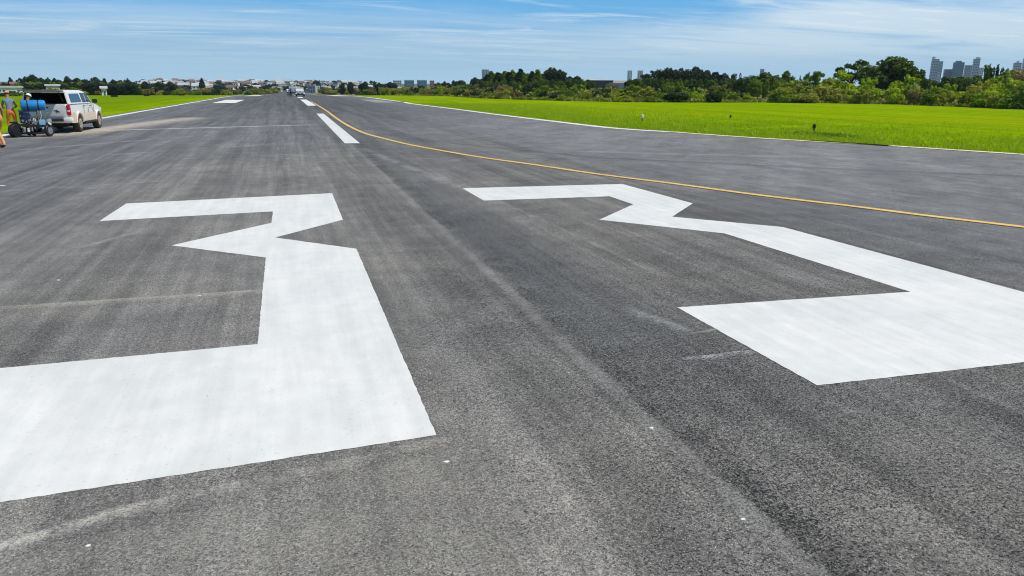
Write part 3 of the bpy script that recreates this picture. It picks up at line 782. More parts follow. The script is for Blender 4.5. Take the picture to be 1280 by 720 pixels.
# pale plume grass stems at one spot in the belt
for i, (px, py) in enumerate([(1139, 103), (1143, 101), (1146, 104)]):
    d = 120+i; p = spot(px, d); h = hgt(px, py, d); mb = MB()
    for k in range(7):
        a = random.uniform(0, 6.28); x = math.cos(a)*.25*random.random(); y = math.sin(a)*.25*random.random(); hh = h*random.uniform(.8, 1)
        mb.tube([(x, y, 0), (x*1.4, y*1.4, hh*.6), (x*1.9, y*1.9, hh)], [.012, .01, .006], 5)
        mb.tube([(x*1.55, y*1.55, hh*.72), (x*1.7, y*1.7, hh*.86), (x*1.9, y*1.9, hh)], [.015, .05, .01], 6)
    o = mb.build('plume_grass', plain('pale_plume', (0.55, 0.55, 0.40), 0.9)); o.location = p
    tag(o, ('leftmost', 'middle and tallest', 'rightmost')[i]+' of three pale plume grasses standing out of the scrub left of the towers', 'plume grass', 'pale plume grasses in the scrub')

# -- named trees: (column, top row, width in px, distance, kind, leaf, variant, name, label)
TR = [
 (1110, 70.5, 58, 118, 'dome', 'leaf_deep', 1, 'broadleaf_tree', 'large dense green tree, tallest of the right side, left of the grey towers'),
 (1063, 75, 44, 122, 'airy', 'leaf_dark', 1, 'sparse_tree', 'dark flat topped tree with sky showing through, beside the large dense tree'),
 (1148, 86, 24, 125, 'dome', 'leaf_dark', 2, 'broadleaf_tree', 'small dark tree just left of the tallest grey tower'),
 (1090, 84, 26, 115, 'dome', 'leaf_deep', 3, 'broadleaf_tree', 'lower leafy tree between the sparse tree and the large dense tree'),
 (1018, 89, 26, 112, 'airy', 'leaf_mid', 2, 'sparse_tree', 'small loose tree rising from the scrub between two round dark ones and the sparse tree'),
 (1004, 92, 14, 118, 'wisp', 'leaf_dark', 1, 'broadleaf_tree', 'thin pointed dark sapling above the bright scrub'),
 (982, 88, 16, 150, 'dome', 'leaf_dark', 1, 'broadleaf_tree', 'small round dark tree, right one of a pair over the scrub'),
 (955, 90, 38, 160, 'dome', 'leaf_dark', 3, 'broadleaf_tree', 'low wide dark dome shaped tree, left one of a pair over the scrub'),
 (1237, 78, 22, 108, 'plume', 'leaf_dark', 1, 'upright_tree', 'dark tree of upright spiky plumes at the far right'),
 (1250, 79, 20, 110, 'plume', 'leaf_dark', 2, 'upright_tree', 'second dark spiky tree, right next to the far right one'),
 (1180, 95, 24, 130, 'dome', 'leaf_dark', 2, 'broadleaf_tree', 'low dark tree in front of the teal tower'),
 (1200, 95, 26, 128, 'dome', 'leaf_dark', 1, 'broadleaf_tree', 'low dark tree in front of the grey twin towers'),
 (1219, 94, 26, 126, 'dome', 'leaf_dark', 3, 'broadleaf_tree', 'low dark tree left of the spiky trees'),
 (1262, 87, 34, 98, 'dome', 'leaf_mid', 2, 'broadleaf_tree', 'broad mid green tree behind the scrub at the right border'),
 (1283, 83, 30, 96, 'dome', 'leaf_mid', 3, 'broadleaf_tree', 'green tree cut off by the right border'),
 (808, 87.5, 24, 190, 'airy', 'leaf_dark', 3, 'sparse_tree', 'sparse dark tree at the left end of the long dark grove'),
 (808, 92, 26, 192, 'dome', 'leaf_dark', 2, 'broadleaf_tree', 'lower dark tree right of the two pale towers'),
 (822, 86, 24, 188, 'dome', 'leaf_dark', 3, 'broadleaf_tree', 'second dark tree of the grove right of the pale towers'),
 (835, 83.5, 28, 186, 'dome', 'leaf_dark', 1, 'broadleaf_tree', 'high round dark tree on the left half of the grove'),
 (850, 85, 24, 187, 'dome', 'leaf_dark', 2, 'broadleaf_tree', 'dark tree in the dip of the grove'),
 (868, 82.5, 28, 185, 'dome', 'leaf_dark', 3, 'broadleaf_tree', 'highest dark tree in the middle of the grove'),
 (882, 87, 22, 184, 'dome', 'leaf_dark', 1, 'broadleaf_tree', 'dark tree on the right slope of the grove'),
 (893, 90, 18, 184, 'airy', 'leaf_dark', 1, 'sparse_tree', 'sparse dark tree near the right end of the grove'),
 (904, 91, 18, 183, 'dome', 'leaf_dark', 2, 'broadleaf_tree', 'small dark tree near the right end of the grove'),
 (916, 93, 18, 182, 'wisp', 'leaf_dark', 2, 'broadleaf_tree', 'last and lowest dark tree at the right end of the grove'),
 (794, 98, 26, 180, 'dome', 'leaf_dark', 1, 'broadleaf_tree', 'low dark round tree under the two pale towers'),
 (690, 83.5, 30, 215, 'dome', 'leaf_dark', 1, 'broadleaf_tree', 'tall dark dome tree at the right end of the pine row'),
 (704, 92.5, 22, 214, 'dome', 'leaf_dark', 2, 'broadleaf_tree', 'dark tree on the shoulder right of the dome tree'),
 (721, 94.5, 24, 210, 'dome', 'leaf_dark', 3, 'broadleaf_tree', 'dark tree left of the white roofed hangar'),
 (735, 99, 20, 208, 'dome', 'leaf_dark', 1, 'broadleaf_tree', 'low dark tree at the foot of the white roofed hangar'),
 (679, 92, 20, 216, 'dome', 'leaf_mid', 2, 'broadleaf_tree', 'dark green tree tucked left of the dome tree'),
 (606, 95.5, 14, 218, 'dome', 'leaf_dark', 2, 'broadleaf_tree', 'small dark tree at the foot of the lone grey tower'),
 (594, 96, 16, 240, 'dome', 'leaf_dark', 3, 'broadleaf_tree', 'dark round tree left of the lone grey tower'),
 (576, 99.5, 18, 260, 'dome', 'leaf_dark', 1, 'broadleaf_tree', 'dark tree above the light bush at the left end of the belt'),
 (567, 100, 8, 262, 'pine', 'leaf_dark', 2, 'pine_tree', 'small pointed tree right of the brick coloured block'),
 (556, 101.5, 13, 280, 'dome', 'leaf_dark', 2, 'broadleaf_tree', 'small dark tree right of the brick coloured block'),
 (548, 102.5, 12, 285, 'dome', 'leaf_dark', 3, 'broadleaf_tree', 'small dark tree below the brick coloured block'),
 (488, 102, 16, 330, 'dome', 'leaf_dark', 1, 'broadleaf_tree', 'dark tree just left of the teal blocks'),
 (474, 103, 14, 335, 'dome', 'leaf_dark', 2, 'broadleaf_tree', 'dark tree in the middle of the far row left of the teal blocks'),
 (457, 101.5, 15, 340, 'dome', 'leaf_dark', 3, 'broadleaf_tree', 'dark tree behind the pale roofed shed near the runway end'),
 (439, 102.5, 8, 345, 'dome', 'leaf_dark', 1, 'broadleaf_tree', 'small dark tree left of the pale roofed shed'),
 (428, 103, 8, 350, 'dome', 'leaf_dark', 2, 'broadleaf_tree', 'small round dark tree above the far right bar'),
 (395, 100.3, 11, 700, 'dome', 'leaf_dark', 3, 'broadleaf_tree', 'small dome tree on the town skyline right of the far pickup'),
 (253, 97.5, 7, 520, 'cypress', 'leaf_dark', 1, 'cypress_tree', 'narrow dark conical tree standing over the town'),
 (15, 96.5, 7, 330, 'cypress', 'leaf_dark', 2, 'cypress_tree', 'narrow dark conical tree beside the pink house'),
 (6, 102.5, 10, 300, 'dome', 'leaf_dark', 1, 'broadleaf_tree', 'low dark round tree over the long pale building'),
 (30, 97.5, 12, 300, 'airy', 'leaf_dark', 2, 'sparse_tree', 'sparse dark tree at the left end of the left wood'),
 (34, 95.5, 12, 310, 'dome', 'leaf_dark', 2, 'broadleaf_tree', 'dark tree on the left slope of the left wood'),
 (43, 92.5, 16, 300, 'dome', 'leaf_dark', 3, 'broadleaf_tree', 'highest dark tree of the left wood'),
 (53, 96.5, 13, 298, 'dome', 'leaf_dark', 1, 'broadleaf_tree', 'dark tree right of the highest one in the left wood'),
 (62, 96.5, 8, 297, 'dome', 'leaf_dark', 2, 'broadleaf_tree', 'small dark tree above the pickup hatch'),
 (70, 97, 9, 297, 'dome', 'leaf_dark', 3, 'broadleaf_tree', 'small dark tree above the pickup roof'),
 (77, 99.5, 8, 300, 'dome', 'leaf_dark', 1, 'broadleaf_tree', 'tiny dark tree in the gap above the pickup roof'),
 (86, 95, 14, 290, 'dome', 'leaf_dark', 2, 'broadleaf_tree', 'dark tree above the pickup cab'),
 (98, 97, 18, 288, 'dome', 'leaf_dark', 3, 'broadleaf_tree', 'wide dark tree over the windscreen of the pickup'),
 (109, 98.5, 14, 300, 'dome', 'leaf_dark', 1, 'broadleaf_tree', 'dark tree over the bonnet of the pickup'),
 (121, 96, 17, 330, 'dome', 'leaf_blue', 2, 'broadleaf_tree', 'greyish green round tree right of the pickup'),
 (132, 97.5, 10, 300, 'dome', 'leaf_dark', 2, 'broadleaf_tree', 'dark tree above the small pale hut'),
 (143, 99, 14, 305, 'dome', 'leaf_dark', 3, 'broadleaf_tree', 'dark tree right of the small pale hut'),
 (152, 99.5, 12, 310, 'dome', 'leaf_dark', 1, 'broadleaf_tree', 'dark tree left of the small pointed one'),
 (161, 97.5, 8, 312, 'dome', 'leaf_dark', 2, 'broadleaf_tree', 'small high dark tree near the right end of the left wood'),
 (170, 103, 12, 315, 'dome', 'leaf_dark', 3, 'broadleaf_tree', 'low dark tree closing the left wood'),
 (182, 101, 10, 320, 'dome', 'leaf_dark', 1, 'broadleaf_tree', 'lone dark tree right of the left wood'),
 (199, 102, 14, 330, 'dome', 'leaf_dark', 2, 'broadleaf_tree', 'dark tree over the brown scrub'),
 (213, 101.5, 14, 335, 'dome', 'leaf_blue', 1, 'broadleaf_tree', 'greyish tree over the brown scrub'),
]
for i, (px, py, wpx, d, kind, leaf, v, nm, lab) in enumerate(TR):
    if px > 925 and d < 145: d += 22
    if px > 925 and leaf == 'leaf_dark': leaf = 'leaf_deep'
    p = spot(px, d); h = hgt(px, py, d); wd = wpx/F_PX*d*0.98
    plant(nm, kind, leaf, v, p, h, wd, lab, 'tree')
# pine row
rr = random.Random(11)
for i, (px, py) in enumerate([(609.5, 92), (614, 88), (618.5, 91), (622.5, 89.5), (627, 91), (631, 88), (636, 89), (640.5, 86.5), (645, 90), (650.5, 85), (655, 90), (660, 91), (665, 88), (672, 86), (668, 91), (676, 92)]):
    d = 205+rr.uniform(-6, 8); p = spot(px, d); h = hgt(px, py, d)
    plant('pine_tree', 'pine', 'leaf_mid' if i % 3 else 'leaf_dark', i % 3, p, h, 2.6+rr.random()*1.4, 'pointed dark pine in the close row right of the lone grey tower', 'tree', 'row of pines right of the lone grey tower')
# woodland trees far left and behind, filling under the skyline
GW = 'low trees filling the left wood'
for i in range(46):
    px = 26+i*3.2+rr.uniform(-1, 1); d = rr.uniform(262, 285); p = spot(px, d)
    plant('broadleaf_tree', 'dome', 'leaf_dark' if i % 4 else 'leaf_mid', i % 3, p, hgt(px, rr.uniform(101.5, 105), d), rr.uniform(3.0, 5.0), 'low dark tree in the thick lower edge of the left wood', 'tree', GW)
GM = 'trees filling the wood under the right skyline'
for px0, px1, cnt, d0, ty, leaf in [(785, 935, 24, 160, 97, 'leaf_deep'), (600, 740, 24, 190, 99, 'leaf_deep'), (935, 1000, 7, 140, 99, 'leaf_mid'), (1150, 1280, 12, 134, 99, 'leaf_deep'), (545, 600, 9, 235, 104, 'leaf_dark')]:
    for i in range(cnt):
        px = px0+(px1-px0)*(i+.5)/cnt+rr.uniform(-1.5, 1.5); d = d0+rr.uniform(-8, 8); p = spot(px, d)
        plant('broadleaf_tree', 'dome', leaf, i % 3, p, hgt(px, ty+rr.uniform(-1.5, 2.5), d), wid(px, px+11, d)*rr.uniform(.9, 1.4), 'low tree in the thick lower edge of the wood behind the scrub belt', 'tree', GM)
# left scrub in front of the town and wood
GL = 'scrub bushes at the far edge of the left grass'
LK = [('bush', 'leaf_olive', 'olive bush at the far edge of the left grass'), ('wisp', 'leaf_brown', 'dry brown shrub at the far edge of the left grass'),
      ('bush', 'leaf_mid', 'green bush at the far edge of the left grass'), ('bush', 'leaf_dark', 'dark bush at the far edge of the left grass')]
for i in range(150):
    px = rr.uniform(-10, 345); f = rr.random()
    d = np.interp(px, [-10, 0, 60, 150, 300, 345], [150, 160, 215, 262, 380, 430])*(1+f*0.25); p = spot(px, d)
    k = rr.choices(LK, [3, 3, 2, 2] if px > 150 else [1, 1, 2, 3])[0]
    ty = np.interp(px, [0, 30, 120, 180, 345], [112, 109, 108, 108.5, 109.5])+rr.uniform(-1, 2)
    h = max(0.8, hgt(px, ty, d)*(0.55+0.45*f))
    if px < 60: h *= .6
    plant('bush' if k[0] == 'bush' else 'shrub', k[0], k[1], i % 3, p, h, h*rr.uniform(1.6, 2.8), k[2], 'bush', GL, None, 'foliage')
# far bushes both sides of the runway end and in front of the sheds
for i in range(46):
    px = rr.uniform(405, 560); d = np.interp(px, [405, 440, 560], [400, 330, 250])*(1+rr.random()*.2); p = spot(px, d)
    k = rr.choice(KB[1:5]); h = max(.7, hgt(px, 110.2+rr.uniform(-1.5, 1.5), d))
    plant('bush' if k[0] == 'bush' else 'shrub', k[0], k[1], i % 3, p, h, h*rr.uniform(1.4, 2.6), 'far low bush between the right grass and the pale sheds', 'bush', 'low bushes near the far sheds', None, 'foliage')

# ------------------------------------------------------------------ buildings
def wall_mat(name, c): return plain(name, c, 0.85, var=0.10, scale=0.6)
glass = plain('dark_window_glass', (0.03, 0.045, 0.06), 0.15, var=0.2, scale=0.5, spec=0.6)
glass_b = plain('blue_window_glass', (0.06, 0.11, 0.16), 0.2, var=0.2, scale=0.5, spec=0.6)
WALLS = {'white': wall_mat('white_render', (0.70, 0.70, 0.67)), 'cream': wall_mat('cream_render', (0.56, 0.50, 0.40)), 'brick': wall_mat('brick_red', (0.30, 0.15, 0.10)),
         'grey': wall_mat('grey_render', (0.38, 0.42, 0.46)), 'pink': wall_mat('pink_render', (0.50, 0.32, 0.32)), 'blue': wall_mat('pale_blue_render', (0.36, 0.44, 0.50)),
         'teal': wall_mat('teal_cladding', (0.08, 0.20, 0.22)), 'slate': wall_mat('slate_cladding', (0.10, 0.15, 0.20)), 'concrete': wall_mat('pale_concrete', (0.50, 0.56, 0.62)), 'dark': wall_mat('dark_sheet_wall', (0.07, 0.075, 0.08))}
ROOFS = {'tile': plain('terracotta_roof', (0.20, 0.115, 0.08), 0.9, var=0.25, scale=1), 'sheet': plain('pale_sheet_roof', (0.46, 0.47, 0.47), 0.5, var=0.12, scale=0.4),
         'cement': plain('grey_cement_roof', (0.28, 0.27, 0.25), 0.9, var=0.2, scale=0.8)}

def house_proto(wall, roof, w_, d_, h_, two, label, v):
    root = empty('house', (0, 0, 0), 0, label, 'house', 'small houses of the distant town')
    MB().box((0, 0, h_/2-.3), (w_, d_, h_+.6)).build('wall', WALLS[wall], root)
    if roof == 'flat':
        MB().box((0, 0, h_+.12), (w_+.4, d_+.4, .24)).build('roof', ROOFS['cement'], root)
        mb = MB(); mb.lathe([(.7, 0), (.75, .9), (.5, 1.05), (.1, 1.1)], (w_*.2, 0, h_+.24), 'Z', 10); mb.build('water_tank', WALLS['blue'], root)
    else:
        r = d_*.30
        MB().poly([(-d_/2-.4, 0), (d_/2+.4, 0), (0, r)], w_+.8, Matrix.Translation((-w_/2-.4, 0, h_+.01)) @ Matrix(((0, 0, 1, 0), (1, 0, 0, 0), (0, 1, 0, 0), (0, 0, 0, 1)))).build('roof', ROOFS[roof], root)
    for f in range(2 if two else 1):
        for x in (-.30, 0.0, .30):
            if f == 0 and x == 0.0:
                MB().box((0, -d_/2-.04, 1.05), (1.0, .1, 2.1)).build('door', WALLS['dark'], root)
            else:
                MB().box((x*w_, -d_/2-.03, 1.5+f*2.8), (1.4, .1, 1.1)).build('window', glass, root)
    register(root); return root
HP = [house_proto('white', 'tile', 9, 8, 3.2, False, 'distant one storey white house with a terracotta roof in the town', 0),
      house_proto('white', 'sheet', 11, 9, 5.8, True, 'distant two storey white house with a pale sheet roof in the town', 1),
      house_proto('cream', 'tile', 8, 8, 5.8, True, 'distant two storey cream house with a terracotta roof in the town', 2),
      house_proto('brick', 'cement', 8, 7, 3.2, False, 'distant bare brick house with a grey roof in the town', 3),
      house_proto('grey', 'flat', 8, 8, 6.0, True, 'distant grey flat roofed house with a tank in the town', 4),
      house_proto('blue', 'cement', 9, 7, 3.2, False, 'distant pale blue house with a grey roof in the town', 5),
      house_proto('white', 'flat', 9, 9, 6.2, True, 'distant white flat roofed house with a tank in the town', 6)]
HN = len(HP); rr = random.Random(21)
first = [True]*HN
for i in range(240):
    px = rr.uniform(168, 452); d = 540+620*rr.random()**0.8
    if px > 400 and d < 620: d += 150
    k = rr.choices(range(HN), [2, 4, 1.6, 1.6, 4, 2.5, 4.5])[0]; p = spot(px, d)
    if first[k]: o = HP[k]; first[k] = False
    else: o = copy_tree(HP[k])
    o.location = p; o.rotation_euler = (0, 0, rr.uniform(-.7, .7)); s = rr.uniform(.55, .85); o.scale = (s, s, s)
for k in range(HN):
    if first[k]: HP[k].location = spot(200+30*k, 700)
# town trees between houses
for i in range(170):
    px = rr.uniform(165, 470); d = 530+600*rr.random(); p = spot(px, d)
    plant('broadleaf_tree', 'dome', 'leaf_dark', i % 3, p, rr.uniform(3, 6), rr.uniform(4, 9), 'dark tree among the houses of the distant town', 'tree', 'trees among the houses of the town')

def building(name, px0, px1, ytop, ybase, d, wall, label, storeys=12, depth=None, cols=5, gl=None, cat='tower block', rz=None, crown=None, lap=0):
    pxm = (px0+px1)/2; p = spot(pxm, d); H_ = hgt(pxm, ytop, d); W_ = wid(px0, px1, d)*0.93; D_ = depth or W_*0.8
    az_ = math.atan2(p.x, p.y); root = empty(name, p, -az_ + (0.18 if rz is None else rz), label, cat)
    MB().box((0, 0, H_/2-1), (W_, D_, H_+2)).build('wall', WALLS[wall], root)
    fh = H_/storeys; cw = W_/cols
    g_ = gl or glass
    if storeys*cols <= 95:
        for s in range(storeys):
            mb = MB()
            for c in range(cols): mb.box((-W_/2+cw*(c+.5), -D_/2-.05, fh*(s+.55)), (cw*.62, .2, fh*.5))
            for c in range(max(2, cols-2)): mb.box((-W_/2-.05, -D_/2+D_/max(2, cols-2)*(c+.5), fh*(s+.55)), (.2, D_/max(2, cols-2)*.55, fh*.5))
            mb.build('window', g_, root)
    if crown:
        MB().box((W_*crown[0], 0, H_+crown[2]/2), (W_*crown[1], D_*.6, crown[2])).build('roof_box', WALLS[wall], root)
    else: MB().box((0, 0, H_+.3), (W_*1.02, D_*1.02, .6)).build('parapet', WALLS['concrete'], root)
    return root
building('apartment_tower', 1159, 1168.5, 74, 101, 1500, 'concrete', 'tallest pale grey tower, leftmost of the right skyline', 18, cols=4, crown=(-.3, .35, 4))
building('apartment_tower', 1168, 1173.5, 77, 101, 1540, 'concrete', 'pale grey tower joined to the right of the tallest one', 17, cols=3)
building('apartment_tower', 1168.5, 1171.5, 91, 101, 1400, 'white', 'low narrow white block at the foot of the tallest tower', 6, cols=2)
building('apartment_tower', 1176, 1187, 87, 101, 1500, 'slate', 'low dark blue block left of the teal tower', 9, cols=5, gl=glass_b)
building('office_tower', 1186.5, 1200, 78, 101, 1480, 'teal', 'wide teal glass tower in the middle of the right skyline', 14, cols=6, gl=glass_b, crown=(-.05, .55, 2.5))
building('apartment_tower', 1201, 1211, 82, 101, 1600, 'grey', 'mid height grey tower right of the teal tower', 12, cols=4)
building('apartment_tower', 1210.5, 1219, 73.5, 101, 1520, 'concrete', 'slim tall grey tower, second tallest of the right skyline', 18, cols=4, crown=(.15, .6, 2.5))
building('apartment_tower', 1218, 1225, 85, 101, 1700, 'white', 'low pale tower at the right end of the tower group', 9, cols=3)
building('apartment_tower', 1261, 1271, 78.5, 101, 1500, 'concrete', 'pale stepped tower above the spiky trees', 10, cols=4, crown=(0, .3, 3))
building('apartment_tower', 1272, 1283, 73.5, 101, 1450, 'concrete', 'pale tower cut by the right border', 12, cols=4)
building('apartment_tower', 783.5, 789, 88.5, 101, 1700, 'white', 'left one of two slim pale towers above the hangar', 14, cols=3)
building('apartment_tower', 796, 802.5, 88.5, 101, 1700, 'cream', 'right one of two slim pale towers above the hangar', 14, cols=3)
building('apartment_tower', 948, 953, 86.5, 101, 1900, 'blue', 'small tower rising behind the low dome tree', 10, cols=3)
building('apartment_block', 928, 937, 96, 101, 1700, 'blue', 'low pale blue block left of the dome tree', 5, cols=4)
building('apartment_block', 935, 941, 94.5, 101, 1750, 'grey', 'low grey block against the dome tree', 6, cols=3)
building('apartment_tower', 602.5, 611, 87.2, 101, 1300, 'grey', 'lone grey tower left of the pine row', 14, cols=4)
building('office_block', 506, 517.5, 100.5, 109, 900, 'teal', 'left one of two teal glass blocks beyond the runway', 5, cols=5, gl=glass_b, cat='office block')
building('office_block', 522, 533.5, 100.5, 109, 900, 'teal', 'right one of two teal glass blocks beyond the runway', 5, cols=5, gl=glass_b, cat='office block')
building('apartment_block', 537.5, 543, 101, 108, 900, 'brick', 'small brick coloured block right of the teal blocks', 4, cols=3, cat='apartment block')
building('apartment_block', 492, 502, 101, 108, 880, 'grey', 'low grey block left of the teal blocks', 4, cols=4, cat='apartment block')
building('apartment_block', 300, 306.5, 101.5, 109, 1000, 'white', 'taller white block on the town skyline', 4, cols=3, cat='apartment block')
building('apartment_block', 262, 275, 103, 109, 980, 'slate', 'dark low block on the town skyline right of the conical tree', 3, cols=4, cat='apartment block')
building('apartment_block', 234, 239, 101.8, 109, 1000, 'white', 'small white block on the town skyline left of the conical tree', 4, cols=3, cat='apartment block')

def shed(name, px0, px1, yeave, yridge, d, wall, roof, label, rz=0.0, curved=False, depth=12, cat='shed'):
    pxm = (px0+px1)/2; p = spot(pxm, d); He = hgt(pxm, yeave, d); Hr = hgt(pxm, yridge, d); W_ = wid(px0, px1, d)
    root = empty(name, p, -math.atan2(p.x, p.y)+rz, label, cat)
    MB().box((0, 0, He/2-1), (W_, depth, He+2)).build('wall', WALLS[wall], root)
    if curved:
        pts = [(-W_/2-.2+ (W_+.4)*t, (Hr-He)*math.sin(math.pi*t)) for t in np.linspace(0, 1, 13)]
        Mx = Matrix.Translation((0, depth/2+.3, He+.01)) @ Matrix(((1, 0, 0, 0), (0, 0, -1, 0), (0, 1, 0, 0), (0, 0, 0, 1)))
        MB().poly(pts, depth+.6, Mx).build('roof', ROOFS[roof], root)
    else:
        Mx = Matrix.Translation((-W_/2-.3, 0, He+.01)) @ Matrix(((0, 0, 1, 0), (1, 0, 0, 0), (0, 1, 0, 0), (0, 0, 0, 1)))
        MB().poly([(-depth/2-.3, 0), (depth/2+.3, 0), (0, max(.4, Hr-He))], W_+.6, Mx).build('roof', ROOFS[roof], root)
    MB().box((W_*.1, -depth/2-.05, He*.30), (W_*.25, .15, He*.6)).build('door', glass, root)
    for x in (-.38, -.22, .34): MB().box((x*W_, -depth/2-.05, He*.62), (W_*.09, .15, He*.16)).build('window', glass, root)
    return root
shed('hangar', 738, 766, 100.5, 98.6, 320, 'dark', 'sheet', 'dark walled hangar with a long white roof between the woods', depth=14, cat='hangar')
shed('hangar', 731, 738.5, 102, 98.2, 330, 'white', 'sheet', 'small white gabled building at the left end of the white roofed hangar', depth=10, cat='hangar')
shed('hangar', 757, 772, 107, 103, 260, 'brick', 'cement', 'low hangar with a curved grey roof in front of the white roofed one', curved=True, depth=14, cat='hangar')
shed('hangar', 768, 783, 104, 100.6, 330, 'grey', 'cement', 'grey roofed shed at the right end of the white roofed hangar', depth=12, cat='hangar')
shed('shed', 452, 466, 108.5, 106.3, 380, 'grey', 'sheet', 'pale roofed shed right of the runway end', depth=9)
shed('shed', 440, 451, 110, 108, 400, 'white', 'cement', 'low grey shed left of the pale roofed shed', depth=9)
shed('shed', 491, 501, 109.5, 108.3, 340, 'white', 'sheet', 'small shed with a bright cream roof in front of the far trees', depth=6)
shed('long_building', -4, 28, 109.5, 107.2, 240, 'white', 'cement', 'long low white building at the left border behind the workers', depth=9, cat='building')
shed('long_building', 58, 75, 107.0, 105.2, 258, 'cream', 'sheet', 'long low building with a pale roof above the pickup roof', depth=6, cat='building')
shed('house', 14, 23, 105, 101.5, 330, 'pink', 'tile', 'pink house beside the conical tree at far left', depth=8, cat='house')
shed('hut', 126.5, 133, 110.5, 107.5, 214, 'white', 'sheet', 'small pale pointed hut at the edge of the left wood', depth=2.4, cat='hut')

# ------------------------------------------------------------------ small airfield fittings
black = plain('black_plastic', (0.015, 0.015, 0.016), 0.5)
whitep = plain('white_plastic', (0.75, 0.75, 0.72), 0.5)
def marker(px, py, h, label, white=False, grp='small marker lights in the grass'):
    x, y = G(px, py)
    root = empty('marker_light', (x, y, terr_l(y)), random.uniform(0, 3), label, 'marker light', grp)
    MB().lathe([(.10*h/.3, 0), (.10*h/.3, .02), (.035, .03), (.03, h*.55)], (0, 0, 0), 'Z', 12).build('base', black, root, True)
    MB().lathe([(.05, h*.5), (.075, h*.56), (.08, h*.8), (.05, h*.96), (.01, h)], (0, 0, 0.001), 'Z', 12).build('lamp_head', whitep if white else black, root, True)
    return root
marker(1017, 165.5, .42, 'black marker light in the right grass near a dark weed patch')
marker(802.5, 151.5, .45, 'slim white topped marker light in the right grass', True)
marker(913, 147.5, .22, 'tiny dark marker light deep in the right grass')
for px, py, lab in [(143, 121.5, 'leftmost'), (183.5, 120, 'second from left'), (227, 118.7, 'middle'), (248, 116.8, 'second from right'), (268.5, 116.8, 'rightmost')]:
    x, y = G(px, py); root = empty('marker_board', (x, y, terr_l(y)), 0, lab+' of five low dark marker boards in the left grass', 'marker board', 'low dark marker boards in the left grass')
    MB().box((0, 0, .28), (1.1, .06, .36), bev=.01).build('board', black, root)
    for s in (-.4, .4): MB().box((s, .0, .05), (.05, .04, .1)).build('leg', black, root)
# weed patch by the marker
def weeds():
    r = np.random.default_rng(8); cx, cy = G(1030, 169.5); k = 1500
    a = r.normal(size=(k, 2))*np.array([.70, .30]); ang = math.atan2(dy_, dx_); ca, sa = math.cos(ang), math.sin(ang)
    X = cx+a[:, 0]*ca-a[:, 1]*sa; Y = cy+a[:, 0]*sa+a[:, 1]*ca; Z = r.random(k)*.13
    nr = r.normal(size=(k, 3)); nr /= np.linalg.norm(nr, axis=1)[:, None]; t = np.cross(nr, r.normal(size=(k, 3))); t /= np.linalg.norm(t, axis=1)[:, None]; u = np.cross(nr, t)
    return quads('weed_patch', np.stack([X, Y, Z], 1), t*.02, u*.03, M['leaf_mid'])
tag(link('weed_patch', weeds()), 'patch of dark weeds at the pavement edge by the black marker', kind='stuff')
# paint flakes on the asphalt
flake = plain('dry_paint_flake', (0.72, 0.72, 0.70), 0.7)
for px, py, s, lab in [(814.5, 535, .020, 'white paint flake right of the seam, midway up the near asphalt'), (929, 649, .014, 'white paint flake at the lower right of the seam'), (558, 577, .018, 'white paint flake below the corner of the left number'),
                       (711, 466, .008, 'tiny white paint flake left of the seam'), (249, 369.5, .018, 'white paint flake inside the left number by the dusty line'), (73, 350, .022, 'white paint flake on the bare asphalt at far left'),
                       (1, 232, .10, 'white scrap lying at the left border'), (110, 682, .012, 'white paint flake in the dusty lower left corner')]:
    x, y = G(px, py); mb = MB(); k = 7; pts = [(s*random.uniform(.5, 1.1)*math.cos(6.283*i/k), s*.7*random.uniform(.5, 1.1)*math.sin(6.283*i/k)) for i in range(k)]
    mb.poly(pts, .004); o = mb.build('paint_flake', flake); o.location = (x, y, 0.0305); tag(o, lab, 'paint flake', 'paint flakes on the asphalt')

# ------------------------------------------------------------------ pickups
def car_paint():
    m, n = new_mat('white_car_paint_with_red_mud')
    P = n.n('ShaderNodeTexCoord').outputs['Object']; x, y, z = n.xyz(P)
    hi = n.rng(z, 0.55, 1.12, 1, 0)
    mud = n.m('MULTIPLY', n.rng(n.m('ADD', n.m('MULTIPLY', n.noise(P, 1.8, 6, 0.65), 0.8), n.m('MULTIPLY', hi, 0.55)), 0.52, 0.86), n.rng(z, 1.0, 1.15, 1, 0))
    side = n.rng(n.m('ABSOLUTE', x), .70, .86)
    c = n.mix(n.m('MULTIPLY', n.m('MULTIPLY', mud, side), 0.62), (0.78, 0.78, 0.76), (0.50, 0.33, 0.19))
    n.out(n.bsdf(c, n.rng(mud, 0, 1, 0.28, 0.7), 0, spec=0.5)); return m
MP = dict(paint=car_paint(), white=plain('white_metal_paint', (0.78, 0.78, 0.76), 0.3, var=.03), tyre=plain('dusty_tyre_rubber', (0.03, 0.026, 0.022), 0.9, dirt=(.12, .08, .05)),
          rim=plain('dusty_alloy', (0.50, 0.46, 0.40), 0.4, 0.6), win=plain('tinted_glass', (0.008, 0.012, 0.018), 0.10, var=.1, spec=0.4), blue_win=plain('sky_tinted_glass', (0.01, 0.05, 0.10), 0.12, var=.2, spec=0.45),
          red=plain('red_lamp_lens', (0.45, 0.015, 0.02), 0.2), clear=plain('clear_lamp_lens', (0.6, 0.6, 0.6), 0.1), chrome=plain('chrome', (0.6, 0.6, 0.6), 0.2, 1.0),
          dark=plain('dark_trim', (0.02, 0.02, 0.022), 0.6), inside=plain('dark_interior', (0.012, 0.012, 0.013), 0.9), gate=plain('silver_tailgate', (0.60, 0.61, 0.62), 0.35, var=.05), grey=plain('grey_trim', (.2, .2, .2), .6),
          amber=plain('amber_lens', (0.6, .2, .02), .2))
